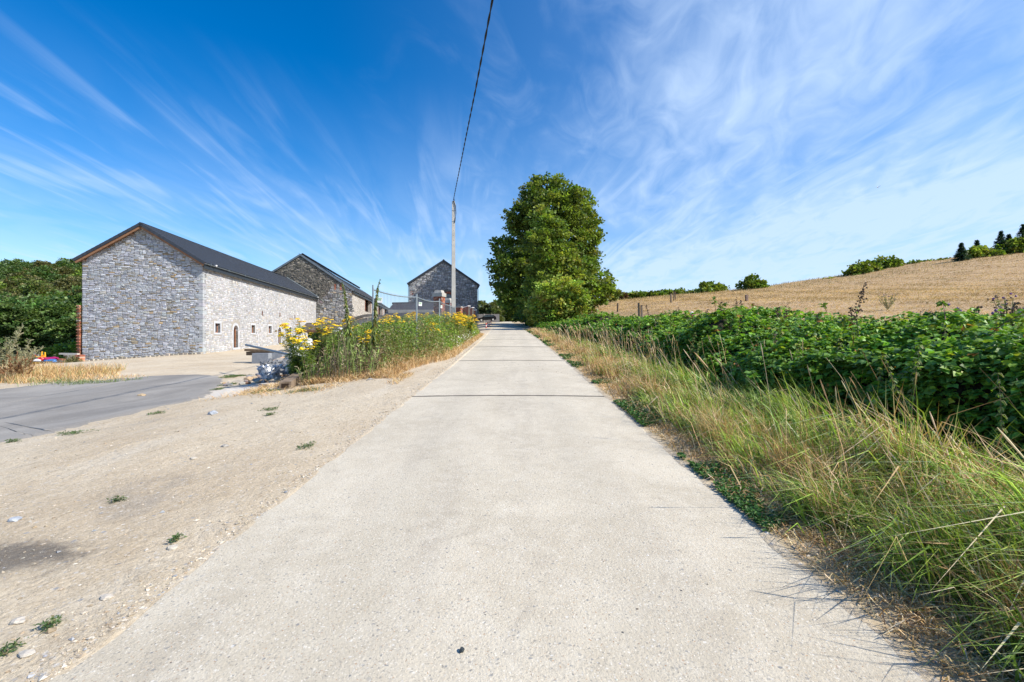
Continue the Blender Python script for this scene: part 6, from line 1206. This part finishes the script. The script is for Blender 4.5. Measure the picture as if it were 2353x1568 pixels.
# ------------------------------------------------------------------ left yard: brick stubs, tub of toys, barrel
br_ = thing('toothed_brick_pier', 'narrow toothed brick pier rising against the left corner of the grey gable', 'brick pier', (-32.6, 34.3, -.8)); z = -.9; i = 0
A0 = P(182, 0, 34.4)
while z < P(0, 702, 34.4)[2]:
    s = MB(); c = (A0[0]+(.0 if i % 2 else .07), 34.4, z+.05); s.box(np.array(c)-np.array([-32.6, 34.3, -.8]), (.30 if i % 2 else .22, .22, .085), rz(-.15), pick([(.42, .17, .10), (.33, .12, .07), (.5, .27, .18), (.45, .38, .32)], [4, 3, 3, 1], 1)[0]); s.obj('brick', m_brick, br_); z += .112; i += 1
def brick_stub(xa, xb, yt, Y, label):
    a = P(xa, yt, Y); b = P(xb, yt, Y); zb = zt1(a[0], Y)-.25; t = thing('low_brick_pier', label, 'brick pier', (a[0], Y, zb)); w = b[0]-a[0]; H = a[2]-zb; k = 0; z = 0
    while z < H-.02:
        for j in range(3):
            s = MB(); s.box((w*(j+.5)/3+random.uniform(-.015, .015), random.uniform(-.02, .02), z+.035), (w/3-.012, .45, .066), None, pick([(.40, .17, .11), (.33, .12, .08), (.50, .30, .22), (.48, .42, .37)], [4, 3, 2, 1], 1)[0]); s.obj('brick', m_brick, t)
        z += .078
brick_stub(128, 150, 826, 33.3, 'low weathered brick pier standing apart beside the yellow tub'); brick_stub(178, 189, 816, 33.6, 'brick pier under the lintels at the barn corner')
ln = P(162, 813, 33.6); s = MB()
for k in range(2): s.box((ln[0]+k*.1, 33.5+k*.25, ln[2]-.02-k*.14), (1.35, .2, .11), ry(.02), (.95, 1, 1))
s.obj('lintel_stack', m_conc, label='two grey concrete lintels laid from the white post to the barn corner', cat='lintels')
wp = P(157, 820, 33.3); s = MB(); s.box((wp[0], 33.4, wp[2]-.45), (.34, .12, 1.05), ry(.04)); s.obj('white_slab_post', m_cap, label='upright pale concrete slab between the brick pier and lintels', cat='slab')
def bushlet(c, r, n, pal, nm, label, cat='bush'):
    mb = MB(); c = np.asarray(c, float); d = unit(n); p = d*rng.uniform(.2, 1, (n, 1))*r; p[:, 2] = abs(p[:, 2]); dd = d+rng.normal(size=(n, 3))*.4; scatter(mb, QUAD, QUAD_F, frames(dd, unit(n)), np.stack([np.full(n, .03), np.full(n, .13), np.full(n, .04)], 1), p, pick(pal, [1]*len(pal), n)); t = thing(nm, label, cat, tuple(c)); mb.obj('twigs', m_leaf, t, kind='stuff')
q = P(170, 835, 33.3); bushlet((q[0], 33.2, zt1(q[0], 33.2)), .55, 900, [(.18, .17, .08), (.24, .22, .11), (.14, .15, .06)], 'dry_bush', 'dry olive bush under the concrete lintels')
TU = P(100, 842, 31.); tz = TU[2]; tub = thing('yellow_tub', 'shallow yellow and grey metal tub heaped with toys', 'tub', (TU[0], 31, tz), -.1)
n = 20; th = np.arange(n)*2*pi/n; e = .35; cx_ = lambda s_: np.stack([np.sign(np.cos(th))*abs(np.cos(th))**e*.88*s_, np.sign(np.sin(th))*abs(np.sin(th))**e*.5*s_], 1)
V = np.concatenate([np.column_stack([cx_(.85), np.zeros(n)]), np.column_stack([cx_(1), np.full(n, .34)]), np.column_stack([cx_(.95), np.full(n, .34)]), np.column_stack([cx_(.8), np.full(n, .06)])]); j = np.arange(n); jj = (j+1) % n
c_ = np.where((np.tile(cx_(1)[:, :1], (4, 1)) > -.55) & (np.tile(cx_(1)[:, :1], (4, 1)) < .1), (.75, .42, .02), (.16, .14, .11)); obj('shell', mesh('shell', V, [np.concatenate([np.stack([r_*n+j, r_*n+jj, (r_+1)*n+jj, (r_+1)*n+j], -1) for r_ in range(3)]), np.array([j[::-1], j+3*n])], m_rough, c_), tub)
s = MB(); s.tube([(x, y, .35) for x, y in cx_(1)]+[(*cx_(1)[0], .35)], .025, 6, (.12, .11, .10)); s.obj('rim', m_rough, tub)
by = thing('toy_wheelbarrow', 'red and yellow toy wheelbarrow tipped up in the tub', 'toy', (TU[0]-.35, 31, tz+.45), .1)
wl = obj('wheel', None, by); s = MB(); s.tube([(-.25, -.04, .22), (-.25, .05, .22)], .26, 16, (.22, .22, .24)); s.obj('tyre', m_rough, wl); s = MB(); s.tube([(-.25, -.06, .22), (-.25, .07, .22)], .14, 12, (.75, .03, .02)); s.obj('hub', m_paint, wl)
s = MB(); s.tube([(-.25, -.08, .22), (.15, -.12, .18), (.5, -.12, .2)], .04, 6, (.85, .50, .03)); s.obj('handle', m_paint, by)
s = MB(); s.tube([(.15, .05, .2), (.18, .05, .55)], .035, 6, (.85, .45, .02)); s.tube([(.38, .05, .2), (.36, .05, .5)], .035, 6, (.85, .45, .02)); s.tube([(.15, .05, .3), (.37, .05, .28)], .035, 6, (.85, .45, .02)); s.obj('frame', m_paint, by)
V, F = crumple((.25, 0, .06), (.26, .22, .18), 8); s = MB(); s.add(V, F, (.75, .03, .03)); s.obj('tray', m_paint, by)
for nm, c, r_, colr, lb, ct in (('magenta_sheet', (TU[0]+.35, 31.1, tz+.48), (.48, .3, .17), (.38, .01, .12), 'crumpled magenta sheet lying in the tub', 'sheet'), ('blue_ball', (TU[0]+.6, 30.9, tz+.36), (.36, .25, .13), (.03, .16, .42), 'flattened blue ball at the right end of the tub', 'ball'), ('white_box', (TU[0]-.25, 30.75, tz+.36), (.34, .16, .13), (.75, .76, .80), 'crushed white box in front of the toy wheelbarrow', 'box')):
    V, F = crumple((0, 0, 0), r_, hash(nm) % 7+3 if False else len(nm)); s = MB(); s.add(V, F, colr); s.obj(nm, m_paint, label=lb, cat=ct, loc=c)
RB = P(48, 845, 30.5); rb_ = thing('rusty_barrel', 'split rusty orange barrel lying on its side left of the tub', 'barrel', tuple(RB), .35); th = np.linspace(-.3, 3.9, 15); V = []
for x in np.linspace(-.7, .7, 7):
    for t in th: R_ = .38+.02*math.cos(x*9); V += [(x, R_*math.cos(t), .36+R_*math.sin(t))]
j = np.arange(14); F = np.concatenate([np.stack([i*15+j, i*15+j+1, (i+1)*15+j+1, (i+1)*15+j], -1) for i in range(6)]); me = mesh('shell', V, [F], mat('rust', (.30, .085, .03), (.12, .05, .025), 3, .85, bump=.5)); so_ = obj('shell', me, rb_); md = so_.modifiers.new('thickness', 'SOLIDIFY'); md.thickness = .02
s = MB(); s.box((.95, .1, .2), (.5, .35, .3), rz(.4), (.5, .15, .06)); s.box((-.8, .2, .5), (.35, .3, .2), ry(.4), (.6, .22, .08)); s.obj('broken_lid', m_rough, rb_)

# ------------------------------------------------------------------ rubble heap by the flower bank
def rock_me(r, seed, nm='rock', sub=1):
    V, F = crumple((0, 0, 0), r, seed, n=sub); return V, F
hp = MB()
for i in range(240):
    x = max(-9.4, random.gauss(-8.1, .75)); y = random.gauss(16.6, 1.5); r_ = random.uniform(.03, .13); V, F = rock_me((r_*1.3, r_, r_*.6), i); V = V@rz(random.uniform(0, 6)).T; hp.add(V+np.array([x, y, zt1(x, y)+r_*.3+.22*math.exp(-((x+8)/1.0)**2-((y-16.4)/1.3)**2)]), F, vary(random.choice([(.42, .38, .32), (.30, .30, .31), (.38, .28, .18)]), 1)[0])
hp.obj('rubble', m_stone, label='loose rubble heaped at the left foot of the weed bank', kind='stuff')
for i, (px0, px1, yt, yb, Y, lb) in enumerate(((584, 622, 812, 828, 25, 'grey stone trough block, left one of the pair before the barn'), (621, 652, 811, 828, 25.4, 'grey stone trough block, right one of the pair before the barn'))):
    a = P(px0, yt, Y); b = P(px1, yt, Y); zb = min(zt1(a[0], Y), a[2]-.3); s = MB(); h = a[2]-zb; s.box((0, 0, h/2), (b[0]-a[0], .5, h), rz(.1*i), (.24, .26, .29), taper=.96); s.obj('stone_block', m_stone, label=lb, cat='stone block', loc=((a[0]+b[0])/2, Y, zb))
a = P(598, 806, 25.6); s = MB(); s.box((0, 0, 0), (1.5, .45, .12), rz(.1)@ry(.05), (.6, .5, .4)); s.box((.1, 0, -.16), (1.5, .5, .2), None, (.35, .3, .25)); s.obj('timber_slab', m_oldwood, label='dark timber slab lying on the grey stone blocks', cat='timber', loc=tuple(a))
# long pipe, boards, foil, bags, beam, slab
a, b = P(565, 793, 18.5), P(752, 835, 14.2); s = MB(); s.tube(np.linspace(0, 1, 5)[:, None]*(b-a), .045, 10, (.75, .85, .95)); s.obj('metal_pipe', m_galv, label='long grey pipe propped slanting across the rubble heap', cat='pipe', loc=tuple(a))
for k, (q0, q1, w, lb) in enumerate(((P(620, 845, 16.4), P(690, 818, 17.6), .42, 'wide bare brown board leaning on the rubble heap'), (P(640, 858, 15.8), P(700, 835, 17.0), .30, 'second brown board lying below the wide one'))):
    d = q1-q0; Ln = np.linalg.norm(d); u = d/Ln; n_ = np.cross(u, np.array([.2, .9, .5])); n_ /= np.linalg.norm(n_); v_ = np.cross(n_, u); s = MB(); s.box((0, 0, 0), (Ln, w, .04), np.stack([u, v_, n_], 1), (.95, .72, .55)); s.obj('brown_board', m_palewood, label=lb, cat='board', loc=tuple((q0+q1)/2))
def sheet(c, sx, sy, seed, rot, amp=.09, nx=16, ny=12):
    q = np.random.default_rng(seed); X, Y = np.meshgrid(np.linspace(-.5, .5, nx), np.linspace(-.5, .5, ny), indexing='ij'); Z = np.zeros_like(X)
    for _ in range(6): k = q.normal(size=2)*5; Z += np.abs(np.sin(X*k[0]*2+Y*k[1]*2+q.uniform(0, 6)))*amp*.6
    Z += q.normal(size=Z.shape)*amp*.25; V = np.stack([X*sx+q.normal(size=X.shape)*.02, Y*sy+q.normal(size=X.shape)*.02, Z], -1).reshape(-1, 3)@rot.T+np.asarray(c)*0
    i = np.arange(nx-1)[:, None]*ny; j = np.arange(ny-1)[None]; return V, [np.stack([i+j, i+j+1, i+ny+j+1, i+ny+j], -1).reshape(-1, 4)]
for (px, py, Y, sx, sy, sd, rot, m_, nm, lb, ct) in ((640, 864, 13.8, .85, .55, 3, rz(.3)@rx(.35), m_foil, 'silver_foil', 'crumpled silver foil sheet on the dry grass', 'foil'), (612, 866, 13.6, .55, .5, 5, rz(.9)@rx(.8), m_foil, 'silver_foil', 'torn piece of foil standing on edge at the left of the heap', 'foil'), (672, 866, 13.7, 1.0, .45, 8, rz(.15)@rx(.15), m_rough, 'grey_sheeting', 'flat dark grey sheeting under the silver foil', 'sheeting'), (635, 852, 14.4, .9, .5, 11, rz(.5)@rx(.6), m_rough, 'grey_sheeting', 'raised grey roofing sheet behind the silver foil', 'sheeting'), (690, 852, 13.5, .6, .5, 14, rz(-.2)@rx(.5), m_foil, 'silver_foil', 'bright silver foil half hidden under the flowers', 'foil')):
    c = P(px, py, Y); V, F = sheet((0, 0, 0), sx, sy, sd, rot); me = mesh(nm, V, F, m_, np.full((len(V), 3), (.22, .23, .25))); o = obj(nm, me, None, lb, ct, loc=tuple(c)); md = o.modifiers.new('thickness', 'SOLIDIFY'); md.thickness = .008
for (px, py, Y, r_, sd, lb) in ((690, 800, 17.5, (.40, .36, .50), 5, 'big white rubble sack leaning behind the leftmost tansy'), (785, 764, 17.5, (.28, .3, .16), 9, 'smaller white sack seen through the tansy stems'), (682, 824, 16.6, (.40, .35, .18), 6, 'slumped white sack at the foot of the big sack')):
    c = P(px, py, Y); V, F = crumple((0, 0, 0), r_, sd, n=3); s = MB(); s.add(V, F); s.obj('white_sack', m_white, smooth=False, label=lb, cat='sack', loc=tuple(c))
s = MB(); q = P(700, 820, 17); s.box((q[0], 17, .35), (2.6, 1.6, .7), None, (.5, .45, .38), taper=.6); s.obj('rubble_mound', m_stone, label='low mound of earth and stone under the white sacks', cat='mound')
a, b = P(655, 913, 11.0), P(690, 884, 12.8); a[2] = zt1(a[0], 11)+.1; b[2] = zt1(b[0], 12.8)+.16; d = b-a; Ln = np.linalg.norm(d); u = d/Ln; v_ = np.cross(UP, u); v_ /= np.linalg.norm(v_); s = MB(); s.box((0, 0, 0), (Ln, .26, .18), np.stack([u, v_, np.cross(u, v_)], 1), (.9, .8, .7)); s.box(-u*(Ln/2+.002), (.01, .16, .10), np.stack([u, v_, np.cross(u, v_)], 1), (.15, .1, .07)); s.obj('timber_beam', m_oldwood, label='old grey timber beam lying on the dirt before the weed bank', cat='beam', loc=tuple((a+b)/2))
c = P(628, 892, 12.4); c[2] = zt1(c[0], 12.4)+.03; V, F = crumple((0, 0, 0), (.36, .20, .05), 12, n=2); s = MB(); s.add(V, F, (.62, .57, .50)); s.obj('flat_slab', m_stone, label='flat pale stone slab lying left of the timber beam', cat='slab', loc=tuple(c))
# twigs on the heap
for k in range(5):
    q0 = P(random.uniform(600, 660), random.uniform(835, 858), 15.5); t = np.linspace(0, 1, 7)[:, None]; s = MB(); s.tube(t*np.array([random.uniform(.3, 1.3), random.uniform(-.3, .3), random.uniform(.1, .6)])+np.sin(t*5+k)*.06, np.linspace(.010, .004, 7), 5, (.34, .17, .09)); s.obj('bare_twig', m_stem, label='thin bare reddish twig arching over the rubble heap', cat='twig', group='twigs on the rubble heap', loc=tuple(q0))

# ------------------------------------------------------------------ stones and small weeds on the dirt
gv = MB()
for k in range(8):
    q = np.random.default_rng(k+60); T8 = np.array([[1, 0, 0], [0, 1, 0], [-1, 0, 0], [0, -1, 0], [0, 0, 1], [0, 0, -1]], float)*q.uniform(.55, 1.15, (6, 1))+q.normal(size=(6, 3))*.16; T8[4, :2] += q.normal(size=2)*.35; T8[:, 2] *= .36; T8[:, 1] *= .75
    F8 = np.array([[0, 1, 4], [1, 2, 4], [2, 3, 4], [3, 0, 4], [1, 0, 5], [2, 1, 5], [3, 2, 5], [0, 3, 5]])
    n = 2300; Y = 1.0+24*rng.random(n)**1.9; X = xc(Y)-1.95-rng.random(n)**.85*np.minimum(1.6+Y*1.1, 12); ed = rng.random(n) < .30; X[ed] = xc(Y[ed])-1.86-rng.exponential(.09, ed.sum()); rt_ = rng.random(n) < .06; X[rt_] = xc(Y[rt_])+1.9+rng.exponential(.12, rt_.sum()); ok = ~((X < -7.0) & (Y > 5)); X, Y = X[ok], Y[ok]; n = len(X); S = rng.exponential(.0048, n)+.0028; S = np.minimum(S, .024)*(1+.035*Y); big_ = rng.random(n) < .012; S[big_] *= 1.7
    aa = rng.uniform(0, 6.3, n); Rm = np.zeros((n, 3, 3)); Rm[:, 0, 0] = np.cos(aa); Rm[:, 0, 1] = -np.sin(aa); Rm[:, 1, 0] = np.sin(aa); Rm[:, 1, 1] = np.cos(aa); Rm[:, 2, 2] = 1
    scatter(gv, T8, [F8], Rm, S, np.stack([X, Y, zt(X, Y)+S*.10], 1), pick([(.52, .46, .37), (.45, .38, .28), (.33, .34, .36), (.60, .55, .47), (.40, .31, .21)], [4, 4, 1.6, 1.6, 2], n, .14, .012))
gv.obj('gravel', m_stone, label='loose stones and chips scattered over the dirt', kind='stuff')
for i, (x, y, w, h, lb) in enumerate(((33, 1230, 22, 12, 'blue-grey stone on the dirt at the far left'), (40, 1468, 26, 12, 'pale lump of stone near the bottom left corner'), (245, 1413, 22, 14, 'rounded pale stone at the edge of the concrete'), (395, 1300, 22, 9, 'flat pale stone beside the concrete edge, above the rounded one'), (518, 1060, 14, 7, 'small dark-shadowed stone in the middle of the dirt'), (490, 970, 20, 5, 'thin bluish flake of stone below the asphalt corner'), (60, 1545, 26, 14, 'grey stone half buried beside the corner weed'), (80, 1500, 10, 8, 'chip of stone next to the corner weed'), (445, 1085, 14, 6, 'low stone chip on the dirt left of the lane'), (850, 907, 12, 5, 'pale blue flake at the foot of the weed bank'))):
    Y = EYE*1046/(y-770)*1.0; Y = EYE*1046/(y-770+44*.15); X = (x-1176.5)/1046*Y; sx = w/1046*Y*.6; V, F = rock_me((sx, sx*.8, sx*.42), 40+i, sub=2); s = MB(); s.add(V, F, [(.38, .41, .45), (.50, .46, .40), (.52, .47, .40), (.48, .44, .37), (.34, .32, .29)][i % 5]); s.obj('stone', m_stone, label=lb, cat='stone', loc=(X, Y, zt1(X, Y)+sx*.15))
bs_ = P(1061, 1508, 2.1); V, F = rock_me((.011, .015, .013), 77, sub=2); s = MB(); s.add(V, F, (.04, .05, .055)); Yb = EYE*1046/(1508-726.); s.obj('dark_pebble', m_stone, label='dark pebble lying on the concrete near the bottom centre', cat='pebble', loc=((1061-1176.5)/1046*Yb, Yb, zroad(Yb)+.028))
pb_ = MB()
for k in range(420):
    Y = 1.2+14*random.random()**1.5; X = float(xc(Y))+random.uniform(-1.8, 1.8)*random.random()**.35; r_ = random.uniform(.0015, .005)*(1+.06*Y); V, F = rock_me((r_*1.4, r_, r_*.5), k, sub=1); pb_.add(V+np.array([X, Y, float(zroad(Y))+.02*(1-(X/1.88)**2)+r_*.2]), F, vary(random.choice([(.08, .08, .09), (.5, .46, .4), (.25, .2, .15), (.7, .68, .65)]), 1)[0])
pb_.obj('road_grit', m_stone, label='fine grit lying on the concrete lane', kind='stuff')
def weedmat(x, y, w, h, label, seed=1):
    Y = EYE*1046/(y-770+4); X = (x-1176.5)/1046*Y; rx_ = w/2/1046*Y*.62; ry_ = max(.05, h/2*Y*Y/(EYE*1046)*.55); A = pi*rx_*ry_; n = int(min(2000, 110+A*2400)); th = rng.uniform(0, 6.3, n); rr_ = np.sqrt(rng.random(n)); wob = 1+.35*np.sin(th*3+seed)+.25*np.sin(th*5+2*seed); p = np.stack([X+np.cos(th)*rr_*rx_*wob, Y+np.sin(th)*rr_*ry_*wob], 1); z = zt(p[:, 0], p[:, 1]); t = thing('weed_mat', label, 'weed', (X, Y, zt1(X, Y)))
    d = unit(n); d[:, 2] = abs(d[:, 2])*.5; P3 = np.column_stack([p, z+rng.uniform(0, .035, n)])-np.array([X, Y, zt1(X, Y)]); mb = MB(); S = rng.uniform(.010, .022, n)*(1+.07*Y); scatter(mb, LEAF, LEAF_F, frames(d, np.tile([0, 0, 1.], (n, 1))+rng.normal(size=(n, 3))*.5), np.stack([S*.7, S, S], 1), P3, pick([(.08, .15, .05), (.12, .19, .07), (.16, .20, .09), (.30, .25, .14)], [3, 3, 2, 1], n)); mb.obj('leaves', m_leaf, t, kind='stuff')
for i, (x, y, w, h, lb) in enumerate(((168, 1004, 110, 16, 'long green weed patch at the edge of the asphalt, lower left'), (30, 1022, 46, 8, 'small green weed tuft at the left picture edge below the asphalt'), (360, 960, 60, 8, 'thin weed patch under the asphalt edge, mid way'), (705, 1068, 46, 30, 'green weed patch growing at the concrete edge'), (118, 1482, 60, 26, 'green creeping weed in the bottom left corner'), (20, 1540, 50, 20, 'small corner weed below the creeping one'), (405, 1285, 22, 10, 'tiny weed sprig beside the concrete edge'), (270, 1188, 40, 10, 'little brownish sprig in the middle of the dirt'), (610, 915, 90, 14, 'grey-green weed patch before the rubble heap'), (700, 922, 110, 16, 'grey-green weed patch in front of the timber beam'), (620, 970, 60, 10, 'sparse weed patch on the dirt below the timber beam'), (620, 985, 40, 6, 'wispy weed patch beneath the sparse one'), (540, 862, 60, 14, 'pale weed tuft at the end of the asphalt'), (525, 880, 30, 12, 'green weed tuft at the right tip of the asphalt'), (960, 872, 40, 12, 'weed patch on the dirt touching the lane edge by the weed bank'), (500, 895, 40, 8, 'dry green weed strip on the asphalt corner'))):
    weedmat(x, y, w, h, lb, i)
